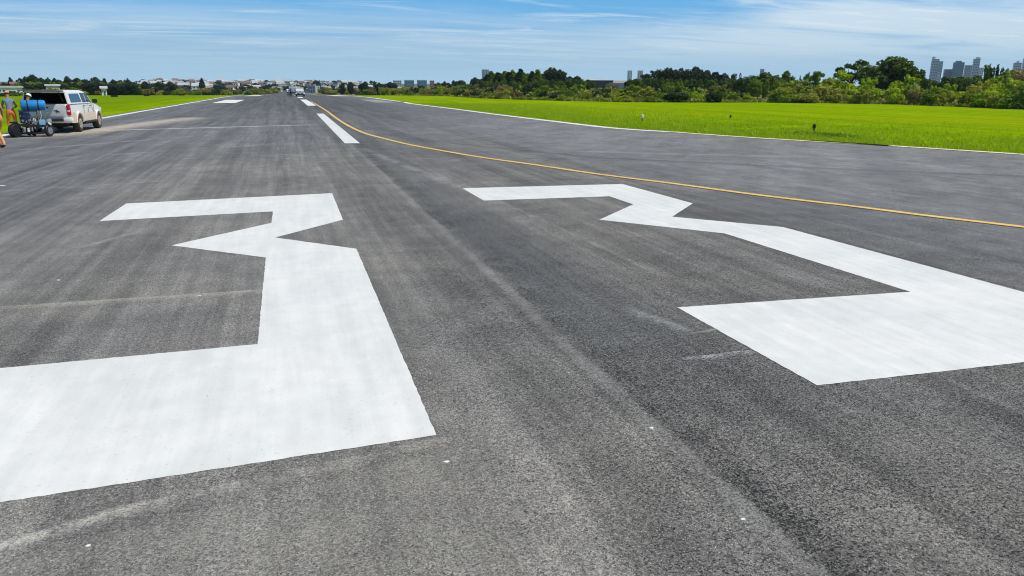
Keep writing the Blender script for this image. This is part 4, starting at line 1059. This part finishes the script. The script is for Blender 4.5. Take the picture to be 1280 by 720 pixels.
def wheel(parent, x, y, r=.36, wdt=.24, sx=1):
    mb = MB(); mb.lathe([(r*.62, -wdt/2), (r*.93, -wdt/2), (r, -wdt*.36), (r, wdt*.36), (r*.93, wdt/2), (r*.62, wdt/2)], (0, 0, 0), 'X', 28)
    wh = mb.build('wheel', MP['tyre'], parent, True); wh.location = (x, y, r)
    rm = MB(); rm.lathe([(r*.60, -wdt*.3), (r*.63, wdt*.52), (r*.57, wdt*.56), (r*.54, wdt*.515), (r*.16, wdt*.52), (r*.14, wdt*.56), (.01, wdt*.56)], (0, 0, 0), 'X', 28)
    for k in range(6):
        a = k*math.pi/3; rm.box((wdt*.53, math.cos(a)*r*.34, math.sin(a)*r*.34), (.03, r*.46, r*.16), (a, 0, 0))
    ro = rm.build('rim', MP['rim'], wh, True); ro.scale = (sx, 1, 1); return wh

def pickup(loc, rz, label, canopy=True, light_bar=False):
    """local axes: +Y forward, origin under the rear axle; wheelbase 3.05"""
    root = empty('pickup_truck', loc, rz, label, 'pickup truck'); W_ = .90
    # side profile of lower body with arches
    def arch(yc, r=.43, z0=.40):
        a0 = math.asin((z0-.36)/r); return [(yc-r*math.cos(t), .36+r*math.sin(t)) for t in np.linspace(a0, math.pi-a0, 13)]
    prof = [(-1.12, .52), (-.98, .42)] + arch(0)[0:] + arch(3.05) + [(3.84, .42), (3.98, .55), (3.99, .80), (3.92, .98), (3.60, 1.06), (2.62, 1.16), (2.45, 1.20), (-1.05, 1.20), (-1.14, 1.12), (-1.16, .7)]
    mb = MB(); Mx = Matrix.Translation((-W_, 0, 0)) @ Matrix(((0, 0, 1, 0), (1, 0, 0, 0), (0, 1, 0, 0), (0, 0, 0, 1)))
    mb.poly(prof, 2*W_, Mx)
    for v in mb.bm.verts:     # tumblehome and rounded nose
        s = 1.0
        if v.co.z > .95: s *= .965
        if v.co.y > 3.3: s *= 1-.10*((v.co.y-3.3)/.7)**2
        if v.co.y < -.9: s *= .97
        v.co.x *= s
    bmesh.ops.bevel(mb.bm, geom=[e for e in mb.bm.edges if abs(abs(e.verts[0].co.x)-abs(e.verts[1].co.x)) < .12 and e.verts[0].co.x*e.verts[1].co.x > 0 and (e.verts[0].co.z > .9 and e.verts[1].co.z > .9)], offset=.05, segments=3, affect='EDGES')
    body = mb.build('body', MP['paint'], root, True)
    # flared arches
    for yc in (0, 3.05):
        for s in (-1, 1):
            f = MB(); pts = [(s*(W_+.015), yc-.47*math.cos(t), .36+.47*math.sin(t)) for t in np.linspace(.12, math.pi-.12, 15)]
            f.tube(pts, .045, 6).build('wheel_arch', MP['paint'], root, True)
    # greenhouse sections: (y, half width, z) bottom and top
    def loft(secs, name, mat, parent):
        g = MB(); rows = []
        for y0, wb, zb, y1, wt, zt in secs: rows.append([(-wb, y0, zb), (-(wb*.4+wt*.6), (y0+y1)/2, zb+(zt-zb)*.62), (-wt, y1, zt-.05), (-wt*.86, y1, zt), (wt*.86, y1, zt), (wt, y1, zt-.05), (wb*.4+wt*.6, (y0+y1)/2, zb+(zt-zb)*.62), (wb, y0, zb)])
        g.quadmesh(rows); return g
    cab_end = .95 if canopy else .95
    secs = [(cab_end, .84, 1.19, cab_end+.05, .74, 1.73), (1.45, .85, 1.19, 1.42, .75, 1.76), (2.0, .85, 1.19, 1.82, .74, 1.73), (2.62, .84, 1.17, 1.98, .70, 1.69)]
    g = loft(secs, 'cabin', MP['white'], root)
    # windscreen closes the front, back panel closes the rear
    vs = [(-.84, 2.62, 1.17), (.84, 2.62, 1.17), (.60, 1.98, 1.69), (-.60, 1.98, 1.69)]
    g.bm.faces.new([g.bm.verts.new(v) for v in vs])
    vs = [(-.84, cab_end, 1.19), (-.70, cab_end+.05, 1.70), (.70, cab_end+.05, 1.70), (.84, cab_end, 1.19)]
    g.bm.faces.new([g.bm.verts.new(v) for v in vs])
    g.build('cabin', MP['white'], root, True)
    ws = MB(); ws.poly([(-.76, .06), (.76, .06), (.62, .74), (-.62, .74)], .02, Matrix.Translation((0, 2.635, 1.165)) @ Matrix.Rotation(math.pi-math.atan2(.53, .64), 4, 'X') @ Matrix.Scale(-1, 4, (0, 1, 0)) if False else Matrix.Translation((0, 2.645, 1.17)) @ Matrix.Rotation(math.pi/2+math.atan2(.64, .53), 4, 'X'))
    ws.build('windscreen', MP['win'], root)
    def sidewin(pts, name, mat, s, parent=root):
        q = MB(); a = [q.bm.verts.new((s*(x+.012), y, z)) for x, y, z in pts]; b = [q.bm.verts.new((s*(x-.02), y, z)) for x, y, z in pts]; k = len(pts)
        q.bm.faces.new(a); q.bm.faces.new(b[::-1])
        for i in range(k): q.bm.faces.new((a[i], b[i], b[(i+1) % k], a[(i+1) % k]))
        return q.build(name, mat, parent)
    for s in (-1, 1):
        sidewin([(.838, 1.02, 1.25), (.838, 1.58, 1.25), (.765, 1.52, 1.64), (.765, 1.05, 1.64)], 'side_window', MP['win'], s)
        sidewin([(.838, 1.66, 1.25), (.835, 2.42, 1.23), (.765, 1.92, 1.62), (.765, 1.60, 1.64)], 'side_window', MP['win'], s)
        # mirrors
        m_ = MB(); m_.box((s*1.03, 2.30, 1.27), (.20, .10, .17), bev=.03); m_.box((s*.90, 2.32, 1.22), (.16, .05, .04)); m_.build('mirror', MP['dark'], root, True)
        for y_ in (1.10, 1.98): MB().box((s*.893, y_, 1.08), (.03, .16, .035), bev=.008).build('door_handle', MP['dark'] if s > 0 else MP['dark'], root)
        for y_ in (.93, 1.62, 2.50): MB().box((s*.890, y_, .83), (.014, .016, .68)).build('door_seam', MP['grey'], root)
        st = MB(); st.tube([(s*.95, .60, .40), (s*.95, 2.45, .40)], .045, 8); st.box((s*.86, .8, .42), (.2, .06, .04)); st.box((s*.86, 2.2, .42), (.2, .06, .04)); st.build('side_step', MP['dark'], root, True)
        tl = MB(); tl.box((s*.842, -1.105, .955), (.125, .16, .42), bev=.02); tl.build('tail_lamp', MP['red'], root, True)
        MB().box((s*.852, -1.13, .92), (.10, .12, .08), bev=.01).build('reversing_lamp', MP['clear'], root)
        hl = MB(); hl.box((s*.68, 3.93, .86), (.34, .12, .20), bev=.03); hl.build('headlight', MP['clear'], root, True)
    for x, y in ((-.80, 0), (.80, 0), (-.80, 3.05), (.80, 3.05)): wheel(root, x, y, .36, .25, 1 if x > 0 else -1)
    MB().box((0, 1.5, .36), (1.2, 4.6, .22)).build('chassis', MP['inside'], root)
    MB().box((0, 0, .36), (1.3, .12, .12)).build('rear_axle', MP['inside'], root)
    # tailgate, bumper
    MB().box((0, -1.165, .945), (1.50, .06, .50), bev=.02).build('tailgate', MP['gate'], root, True)
    em = MB(); Mx = Matrix.Translation((.42, -1.20, .93)) @ Matrix.Rotation(math.pi/2, 4, 'X')
    em.poly([(-.11, .05), (-.02, .02), (.0, .05), (.03, .01), (.12, -.04), (.03, -.03), (.0, -.07), (-.03, -.01)], .012, Mx); em.build('emblem', MP['dark'], root)
    MB().box((0, -1.2, 1.06), (.24, .03, .05), bev=.01).build('tailgate_handle', MP['dark'], root)
    bp = MB(); bp.box((0, -1.24, .56), (1.30, .16, .12), bev=.02); bp.build('rear_bumper', MP['dark'], root, True)
    for s in (-1, 1):
        MB().box((s*.80, -1.17, .56), (.34, .28, .19), bev=.05).build('bumper_corner', MP['white'], root, True)
    MB().box((0, -1.33, .56), (.40, .02, .12)).build('number_plate', MP['gate'], root)
    MB().box((0, 4.0, .62), (1.55, .14, .30), bev=.05).build('front_bumper', MP['dark'] if light_bar else MP['white'], root, True)
    MB().box((0, 4.0, .87), (.94, .05, .18), bev=.02).build('grille', MP['dark'], root, True)
    if canopy:
        ct = 1.74
        # roof and two side walls, open at the back
        c = MB(); t_ = .03
        for s in (-1, 1):
            for k in range(1):
                q = [c.bm.verts.new(v) for v in ((s*.87, -1.08, 1.20), (s*.87, .94, 1.20), (s*.77, .94, ct-.06), (s*.77, -.98, ct-.06))]
                q2 = [c.bm.verts.new(v) for v in ((s*(.87-.05), -1.08, 1.20), (s*(.87-.05), .94, 1.20), (s*(.77-.05), .94, ct-.06), (s*(.77-.05), -.98, ct-.06))]
                c.bm.faces.new(q if s > 0 else q[::-1]); c.bm.faces.new(q2[::-1] if s > 0 else q2)
                for i in range(4): c.bm.faces.new((q[i], q2[i], q2[(i+1) % 4], q[(i+1) % 4]))
        rows = [[(-.77, y, ct-.06), (-.70, y, ct-.01), (-.35, y, ct+.02), (.35, y, ct+.02), (.70, y, ct-.01), (.77, y, ct-.06)] for y in (-.98, 0, .94)]
        c.quadmesh(rows); rows = [[(x*.97, y, z-.04) for x, y, z in r_] for r_ in rows]; c.quadmesh(rows)
        c.box((0, -.97, ct-.045), (1.44, .05, .06))
        c.build('canopy', MP['white'], root, True)
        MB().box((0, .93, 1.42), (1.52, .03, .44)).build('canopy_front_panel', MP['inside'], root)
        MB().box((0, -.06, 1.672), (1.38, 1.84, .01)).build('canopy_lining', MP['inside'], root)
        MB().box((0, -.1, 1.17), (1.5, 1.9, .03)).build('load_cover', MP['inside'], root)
        for s in (-1, 1):
            sidewin([(.862, -.72, 1.27), (.862, .78, 1.27), (.792, .70, 1.62), (.792, -.62, 1.62)], 'canopy_window', MP['blue_win'], s)
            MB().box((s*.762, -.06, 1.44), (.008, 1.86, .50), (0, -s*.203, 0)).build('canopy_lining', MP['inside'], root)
            MB().tube([(s*.66, -1.02, 1.30), (s*.62, -1.35, 1.72)], .012, 6).build('gas_strut', MP['dark'], root)
        h_ = MB(); h_.box((0, -1.36, 1.755), (1.42, .78, .035), (-.02, 0, 0), bev=.012); h_.build('raised_hatch', MP['grey'], root, True)
        MB().box((0, -1.36, 1.732), (1.20, .60, .012), (-.02, 0, 0)).build('hatch_glass', MP['win'], root)
    else:
        b = MB()
        b.box((0, -.1, .75), (1.5, 1.9, .04))
        b.build('load_bed', MP['inside'], root)
    if light_bar:
        MB().box((0, 1.45, 1.80), (1.0, .22, .10), bev=.03).build('light_bar', MP['amber'], root, True)
        r_ = MB()
        for y_ in (.95, -.9):
            r_.tube([(-.8, y_, 1.2), (-.8, y_, 1.78), (.8, y_, 1.78), (.8, y_, 1.2)], .03, 6)
        r_.build('ladder_rack', MP['gate'], root)
    return root
rr_pt = G(100.7, 164.6); th = R(-1.5)
base = Vector((rr_pt[0]-.86*math.cos(th), rr_pt[1]-.86*math.sin(th), 0.03))
pickup(base, th, 'white pickup with canopy, rear hatch raised and mud on its doors, parked on the left')
pc = G(375.5, 120.0)
pickup((pc[0], pc[1]+1.2, terr_l(pc[1])+0.03), 0.0, 'small distant white pickup on the centre line facing away', canopy=False, light_bar=True)

# ------------------------------------------------------------------ line painting machine
MM = dict(blue=plain('blue_plastic_tank', (0.02, 0.22, 0.52), 0.3, var=.18, scale=3), navy=plain('navy_engine_paint', (0.03, 0.06, 0.14), 0.5), steel=plain('worn_steel', (0.35, 0.35, 0.35), 0.45, .7),
          lblue=plain('light_blue_box_paint', (0.20, 0.42, 0.62), 0.5), hose=plain('tan_hose', (0.50, 0.36, 0.22), 0.6), white=whitep, black=black)
def machine():
    p = Vector(G(40, 170.5)+(0.03,)); root = empty('line_painting_machine', p, R(13), 'black line painting machine with a blue tank beside the pickup', 'line painter')
    b = MB()
    b.box((0, -.32, .42), (1.75, .07, .08)); b.box((0, .42, .42), (1.75, .07, .08))
    for x in (-.86, -.3, .25, .86): b.box((x, .05, .42), (.06, .72, .07))
    b.box((-.05, .05, .47), (1.1, .66, .02))
    for x in (-.28, .42):
        b.tube([(x, -.2, .46), (x, -.2, .98)], .02, 6); b.tube([(x, .3, .46), (x, .3, .98)], .02, 6); b.tube([(x, -.2, .98), (x, .3, .98)], .02, 6)
    b.tube([(-.28, -.2, .98), (.42, -.2, .98)], .02, 6); b.tube([(-.28, .3, .98), (.42, .3, .98)], .02, 6)
    b.box((-.05, .05, .12), (1.3, .5, .03)); b.tube([(-.6, -.3, .14), (.62, -.3, .14)], .018, 6)
    for x in (-.55, .5): b.tube([(x, -.3, .14), (x, -.3, .42)], .018, 6)
    b.build('frame', MM['black'], root)
    t = MB(); t.lathe([(.05, -.50), (.17, -.49), (.215, -.45), (.225, -.38), (.225, .38), (.215, .45), (.17, .49), (.05, .50)], (.0, .05, 0), 'X', 28)
    tk = t.build('tank', MM['blue'], root, True); tk.location = (.30, 0, 1.20)
    for x in (-.22, .20):
        s = MB(); s.lathe([(.232, -.025), (.232, .025)], (x, .05, 0), 'X', 28); s.build('strap', MM['black'], tk)
    c = MB(); c.lathe([(.07, .22), (.07, .27), (.02, .28)], (-.0, .05, 0), 'Z', 14); c.build('filler_cap', MM['black'], tk)
    e = MB(); e.box((-.18, .05, .72), (.48, .42, .40), bev=.04)
    for k in range(6): e.box((-.18, -.17, .58+k*.05), (.42, .03, .02))
    e.box((-.30, -.1, .98), (.22, .2, .12), bev=.03); e.lathe([(.12, -.03), (.13, .03), (.05, .04)], (.08, -.05, .72), 'X', 16)
    e.build('engine', MM['navy'], root, True)
    for x, z, r in ((-.28, .62, .05), (-.12, .58, .04), (.02, .63, .045), (-.35, .80, .035)):
        MB().lathe([(.01, -.03), (r, -.03), (r, .03), (r*.6, .045)], (x, -.20, z), 'Y', 12).build('engine_cap', MM['steel'], root, True)
    MB().lathe([(.04, 0), (.085, .01), (.085, .17), (.04, .20)], (.25, -.1, .50), 'Z', 14).build('paint_pot', MM['white'], root, True)
    MB().lathe([(.03, 0), (.06, .01), (.055, .13), (.02, .15)], (-.08, -.36, .20), 'Z', 14).build('paint_pot', MM['white'], root, True)
    MB().lathe([(.03, 0), (.045, .01), (.045, .12), (.02, .15)], (.10, -.36, .22), 'Z', 14).build('spray_gun', MM['steel'], root, True)
    MB().lathe([(.03, 0), (.045, .01), (.045, .14), (.02, .17)], (-.27, -.36, .20), 'Z', 14).build('spray_gun', MM['steel'], root, True)
    MB().tube([(.12, -.1, .62), (.32, -.2, .56), (.52, -.22, .64), (.62, -.2, .80), (.58, -.1, .96)], .022, 8).build('hose', MM['hose'], root, True)
    MB().tube([(-.05, -.2, .55), (-.1, -.36, .46), (-.02, -.42, .36), (.1, -.38, .36)], .014, 8).build('hose', MM['black'], root, True)
    pm = MB()
    for k in range(16):
        x_ = random.uniform(-.5, .45); z_ = random.uniform(.2, .62); s_ = random.uniform(.03, .07)
        if k % 2: pm.box((x_, random.uniform(-.34, -.22), z_), (s_, s_, s_*1.4), bev=.008)
        else: pm.lathe([(s_*.4, -s_*.6), (s_*.6, -s_*.5), (s_*.6, s_*.5), (s_*.3, s_*.7)], (x_, random.uniform(-.34, -.22), z_), random.choice('XYZ'), 12)
    for k in range(7):
        a = Vector((random.uniform(-.5, .4), -.25, random.uniform(.25, .6))); b_ = a+Vector((random.uniform(-.2, .2), 0, random.uniform(-.2, .25)))
        pm.tube([a, a.lerp(b_, .5)+Vector((.04, -.05, 0)), b_], .010, 6)
    pm.build('pump_fittings', MM['steel'], root, True)
    MB().box((.60, -.25, .50), (.28, .20, .30), bev=.02).build('control_box', MM['lblue'], root, True)
    h = MB(); h.tube([(.45, -.3, .42), (.45, -.3, .95), (.48, -.1, 1.0)], .018, 6); h.tube([(.70, -.2, .46), (.80, -.2, .86), (.92, -.2, .90)], .02, 6); h.tube([(.92, -.4, .90), (.92, .4, .90)], .02, 6); h.tube([(.70, .35, .46), (.80, .35, .86), (.92, .35, .90)], .02, 6)
    h.build('handlebar', MM['steel'], root)
    MB().box((.95, -.40, .50), (.16, .10, .08), (0, .5, 0), bev=.02).build('pedal', MM['white'], root)
    def wh(x, y, r, wd, rimm):
        t = MB(); t.lathe([(r*.5, -wd/2), (r*.92, -wd/2), (r, -wd*.3), (r, wd*.3), (r*.92, wd/2), (r*.5, wd/2)], (0, 0, 0), 'Y', 22)
        o = t.build('wheel', MM['black'], root, True); o.location = (x, y, r); o.rotation_euler = (0, 0, R(58))
        q = MB(); q.lathe([(r*.62, -wd*.45), (r*.60, -wd*.56), (r*.2, -wd*.53), (.02, -wd*.6)], (0, 0, 0), 'Y', 18); q.build('rim', rimm, o, True)
    for y in (-.42, .50): wh(.86, y*.8, .235, .11, MM['steel'])
    for y in (-.40, .48): wh(-.70, y, .26, .20, MM['black'])
    for z in (.36, .30): MB().box((-.72, -.1, z+.2), (.34, .5, .05), bev=.01).build('mudguard', MM['black'], root) if z == .36 else None
    return root
mc = machine()
for ch in [c for c in bpy.data.objects if c.parent == mc]:
    if ch.name.split('.')[0] == 'wheel': ch.location.x *= .72
    elif ch.name.split('.')[0] == 'tank': ch.location.x *= .72; ch.data.transform(Matrix.Diagonal((.84, .9, .9, 1)))
    else: ch.data.transform(Matrix.Diagonal((.72, 1, 1, 1)))
for ch in [c for c in bpy.data.objects if c.parent and c.parent.parent == mc and c.name.split('.')[0] in ('strap', 'filler_cap')]: ch.data.transform(Matrix.Diagonal((.84, .9, .9, 1)))

# ------------------------------------------------------------------ people
SK = dict(skin=plain('tanned_skin', (0.30, 0.16, 0.10), 0.6, var=.05), grey=plain('grey_blue_cotton', (0.16, 0.20, 0.26), 0.9), orange=plain('orange_work_cloth', (0.68, 0.18, 0.04), 0.85, var=.15),
          peach=plain('faded_orange_cloth', (0.70, 0.34, 0.14), 0.85, var=.2), boot=plain('brown_boot', (0.07, 0.025, 0.02), 0.7), hair=plain('dark_hair', (0.015, 0.012, 0.010), 0.8), white=plain('white_cap_cloth', (0.75, 0.75, 0.72), 0.8),
          capo=plain('orange_cap_cloth', (0.75, 0.26, 0.08), 0.8), blue=plain('dark_blue_cotton', (0.04, 0.06, 0.12), 0.9))
def person(loc, rz, J, label, top, bottom, shoe, cap=None, cap_brim=True, shorts=False, scale=1.0, long_sleeve=False, group=None):
    """J: pose joints in metres. One skinned surface; clothing regions are its materials"""
    verts, edges, rad, reg = [], [], [], []
    def v(p, r, g):
        verts.append(Vector(p)); rad.append(r); reg.append(g); return len(verts)-1
    def chain(start, pts):
        last = start; out = []
        for p, r, g in pts:
            i = v(p, r, g); edges.append((last, i)); last = i; out.append(i)
        return out
    H = Vector(J['hip']); Sh = Vector(J['chest']); Nk = Vector(J['neck']); Hd = Vector(J['head'])
    side = Vector(J.get('side', (1, 0, 0))).normalized()
    pel = v(H, (.15, .12), 'b')
    belly = chain(pel, [(H.lerp(Sh, .35), (.135, .11), 't'), (H.lerp(Sh, .72), (.155, .115), 't'), (Sh, (.15, .11), 't')])
    nk = chain(belly[-1], [(Sh.lerp(Nk, .7), (.075, .07), 't'), (Nk, (.055, .055), 's')])
    hd = (Hd-Nk)
    chain(nk[-1], [(Nk+hd*.42, (.075, .085), 's'), (Nk+hd*.75, (.078, .095), 's'), (Nk+hd*1.05, (.060, .075), 's')])
    for s, key in ((-1, 'L'), (1, 'R')):
        sh = Sh+side*s*.17; el = Vector(J['elbow'+key]); wr = Vector(J['wrist'+key]); cut = .45 if not long_sleeve else .95
        g2 = 't' if long_sleeve else 's'
        arm = chain(belly[-1], [(sh, (.062, .062), 't'), (sh.lerp(el, .5), (.050, .050), 't'), (el, (.040, .040), g2), (el.lerp(wr, .5), (.037, .037), g2), (wr, (.026, .026), 's')])
        d = (wr-el).normalized(); sd_ = d.cross(Vector((0, 0, 1))); sd_ = (sd_ if sd_.length > .2 else Vector((1, 0, 0))).normalized(); nrm = d.cross(sd_).normalized()
        palm = chain(arm[-1], [(wr+d*.05, (.034, .018), 's'), (wr+d*.085, (.036, .016), 's')])
        for k, (o_, L_) in enumerate(((-.028, .070), (-.010, .080), (.010, .074), (.028, .058))):
            b = wr+d*.09+sd_*o_
            chain(palm[-1], [(b, (.009, .009), 's'), (b+d*L_*.5-nrm*.008, (.008, .008), 's'), (b+d*L_*.85-nrm*.03, (.007, .007), 's')])
        chain(palm[0], [(wr+d*.05-sd_*.042, (.011, .011), 's'), (wr+d*.09-sd_*.055-nrm*.015, (.009, .009), 's')])
        hp = H+side*s*.095; kn = Vector(J['knee'+key]); an = Vector(J['ankle'+key]); toe = Vector(J['toe'+key])
        g3 = 's' if shorts else 'b'
        chain(pel, [(hp-Vector((0, 0, .05)), (.10, .10), 'b'), (hp.lerp(kn, .55), (.078, .078), 'b'), (kn, (.058, .058), 'b'), (kn.lerp(an, .40), (.058, .058), g3), (an, (.042, .042), g3), (an.lerp(toe, .35)-Vector((0, 0, .03)), (.045, .045), 'f'), (toe, (.045, .035), 'f')])
    me = bpy.data.meshes.new('person'); me.from_pydata([tuple(p) for p in verts], edges, [])
    o = link('person', me); sk_ = me.skin_vertices if len(me.skin_vertices) else None
    mod = o.modifiers.new('skin', 'SKIN'); mod.use_smooth_shade = True; mod.branch_smoothing = 0.4
    lay = me.skin_vertices[0].data if len(me.skin_vertices) else None
    if lay is None:
        bm_ = bmesh.new(); bm_.from_mesh(me); bm_.verts.layers.skin.verify(); bm_.to_mesh(me); bm_.free(); lay = me.skin_vertices[0].data
    for i, r in enumerate(rad): lay[i].radius = r
    for i in range(len(rad)): lay[i].use_root = (i == 0)
    sub = o.modifiers.new('sub', 'SUBSURF'); sub.levels = 1; sub.render_levels = 1
    dg = bpy.context.evaluated_depsgraph_get(); dg.update(); ev = o.evaluated_get(dg); nm = bpy.data.meshes.new_from_object(ev)
    o.modifiers.clear(); o.data = nm; nm.materials.clear()
    mats = {'s': SK['skin'], 't': top, 'b': bottom, 'f': shoe}; keys = ['s', 't', 'b', 'f']
    for k in keys: nm.materials.append(mats[k])
    # segments for region lookup
    sa = np.array([verts[a] for a, b in edges]); sb = np.array([verts[b] for a, b in edges]); rg = [reg[b] for a, b in edges]
    cs = np.array([tuple(f.center) for f in nm.polygons]); d_ = sb-sa; L2 = (d_**2).sum(1)+1e-9
    idx = []
    for c in cs:
        t = np.clip(((c-sa)*d_).sum(1)/L2, 0, 1); q = sa+d_*t[:, None]; idx.append(int(np.argmin(((c-q)**2).sum(1))))
    nm.polygons.foreach_set('material_index', [keys.index(rg[i]) for i in idx]); nm.polygons.foreach_set('use_smooth', [True]*len(nm.polygons)); nm.update()
    o.location = loc; o.rotation_euler = (0, 0, rz); o.scale = (scale,)*3; tag(o, label, 'person', group)
    # face, hair and cap
    fd = Vector(J.get('face', (0, 1, 0))).normalized(); up = (Hd-Nk).normalized(); fd = (fd-up*fd.dot(up)).normalized(); sx_ = up.cross(fd).normalized()
    hc = Nk+hd*.62
    fm = MB(); fm.box(hc+fd*.095+up*-.005, (.022, .022, .04), bev=.006); 
    fm.build('nose', SK['skin'], o, True)
    for s in (-1, 1):
        MB().lathe([(.003, -.006), (.010, 0), (.003, .006)], hc+fd*.082+sx_*s*.03+up*.02, 'Y', 8).build('eye', SK['hair'], o)
        MB().box(hc+sx_*s*.085+up*0, (.016, .03, .05), bev=.006).build('ear', SK['skin'], o, True)
    MB().box(hc+fd*.083-up*.045, (.045, .012, .012), bev=.003).build('mouth', SK['boot'], o)
    Rm = Matrix((sx_, fd, up)).transposed().to_4x4()
    def dome(r0, z0, zt, mat, nm_, back=0.0, brim=False):
        d = MB(); prof = [(r0*math.cos(t), z0+(zt-z0)*math.sin(t)) for t in np.linspace(0, 1.5, 7)]
        d.lathe(prof, (0, 0, 0), 'Z', 18)
        for vv in d.bm.verts: vv.co = Vector((vv.co.x*.90, vv.co.y*1.12+back, vv.co.z))
        if brim: d.box((0, r0*1.35, z0+.004), (r0*1.3, r0*.9, .012), (-.15, 0, 0), bev=.005)
        ob = d.build(nm_, mat, o, True); ob.matrix_local = Matrix.Translation(hc) @ Rm; return ob
    dome(.094, -.005, .125, SK['hair'], 'hair', -.014)
    if cap: dome(.102, .03, .140, cap, 'cap', -.004, cap_brim)
    return o
def pose_stand(bend=0.0, arms='down', h=1.0, step=0.0):
    hip = Vector((0, -bend*.15, .93)); ch = hip+Vector((0, math.sin(bend)*.46, math.cos(bend)*.46)); nk = ch+Vector((0, math.sin(bend*1.1)*.13, math.cos(bend*1.1)*.13)); hd = nk+Vector((0, math.sin(bend*1.3)*.22, math.cos(bend*1.3)*.22))
    J = dict(hip=hip, chest=ch, neck=nk, head=hd, face=(0, math.cos(bend), -math.sin(bend)-.1))
    for s, k in ((-1, 'L'), (1, 'R')):
        J['knee'+k] = (s*.12, .04+s*step*.5, .50); J['ankle'+k] = (s*.13, s*step-.02, .09); J['toe'+k] = (s*.15, s*step+.15, .045)
        if arms == 'down': J['elbow'+k] = (s*.27, ch.y+.02, ch.z-.27); J['wrist'+k] = (s*.28, ch.y+.10, ch.z-.50)
        elif arms == 'hips': J['elbow'+k] = (s*.42, ch.y+.0, ch.z-.22); J['wrist'+k] = (s*.24, ch.y+.16, ch.z-.36)
        else: J['elbow'+k] = (s*.25, ch.y+.12, ch.z-.24); J['wrist'+k] = (s*.18, ch.y+.36, ch.z-.30)
    return J
pa = spot(8, 36.5); person((pa.x, pa.y, .03), R(20), pose_stand(.38, 'forward'), 'person in grey shirt, orange trousers and orange cap, bending beside the machine', SK['grey'], SK['orange'], SK['boot'], SK['capo'])
pb = spot(28, 35.2); person((pb.x, pb.y, .03), R(-35), pose_stand(.35, 'forward'), 'person in an orange shirt and white cap, mostly hidden behind the blue tank', SK['orange'], SK['blue'], SK['boot'], SK['white'], cap_brim=False, long_sleeve=True, scale=.95)
pg = G(3, 184); J = pose_stand(.1, 'down', 1, .24); person((pg[0], pg[1], .03), R(60), J, 'person at the left border, only one leg in faded orange trousers showing', SK['peach'], SK['peach'], SK['boot'], SK['capo'])
for px, d, rzz, tp, bt, lab in [(359.3, 158, 0.2, SK['white'], SK['blue'], 'distant person in a white shirt standing left of the far pickup'), (363.3, 150, -.3, SK['blue'], SK['hair'], 'distant person in dark clothes standing next to the far pickup')]:
    p = spot(px, d); person((p.x, p.y, p.z+.03), rzz, pose_stand(.05, 'hips'), lab, tp, bt, SK['boot'], None)
# distant tank truck left of the far pickup
def tank_truck():
    p = spot(366.6, 192); root = empty('tank_truck', (p.x, p.y, p.z+.03), 0, 'distant grey service truck behind the two far people', 'truck')
    MB().box((0, 4.4, 1.35), (2.0, 1.7, 1.7), bev=.1).build('cab', WALLS['blue'], root, True)
    MB().box((0, 1.2, .75), (1.8, 5.2, .2)).build('chassis', MP['dark'], root)
    MB().box((0, .9, 1.45), (2.0, 4.4, 1.2), bev=.05).build('load_box', WALLS['concrete'], root, True)
    MB().box((0, -1.32, 1.5), (1.6, .04, .9)).build('rear_door', WALLS['grey'], root)
    MB().box((0, 5.26, 1.7), (1.7, .04, .6)).build('windscreen', MP['win'], root)
    for s in (-1, 1):
        MB().box((s*.85, -1.33, .8), (.2, .05, .12)).build('tail_lamp', MP['red'], root)
    for x in (-.85, .85):
        for y in (0, 4.2): wheel(root, x, y, .45, .28, 1 if x > 0 else -1)
tank_truck()

# ------------------------------------------------------------------ air
HAZE = 0.00011
if HAZE:
    m, n = new_mat('thin_air'); pv = n.n('ShaderNodeVolumePrincipled')
    pv.inputs['Color'].default_value = (0.62, 0.78, 0.95, 1); pv.inputs['Density'].default_value = HAZE; pv.inputs['Anisotropy'].default_value = 0.2
    n.out(None, pv.outputs[0]); mb = MB(); mb.box((0, 1310, 62), (5600, 2880, 140)); hz = mb.build('haze', m); tag(hz, 'thin bluish air over the whole place', kind='stuff')
print('objects', len(bpy.data.objects), 'belt bushes', NB)
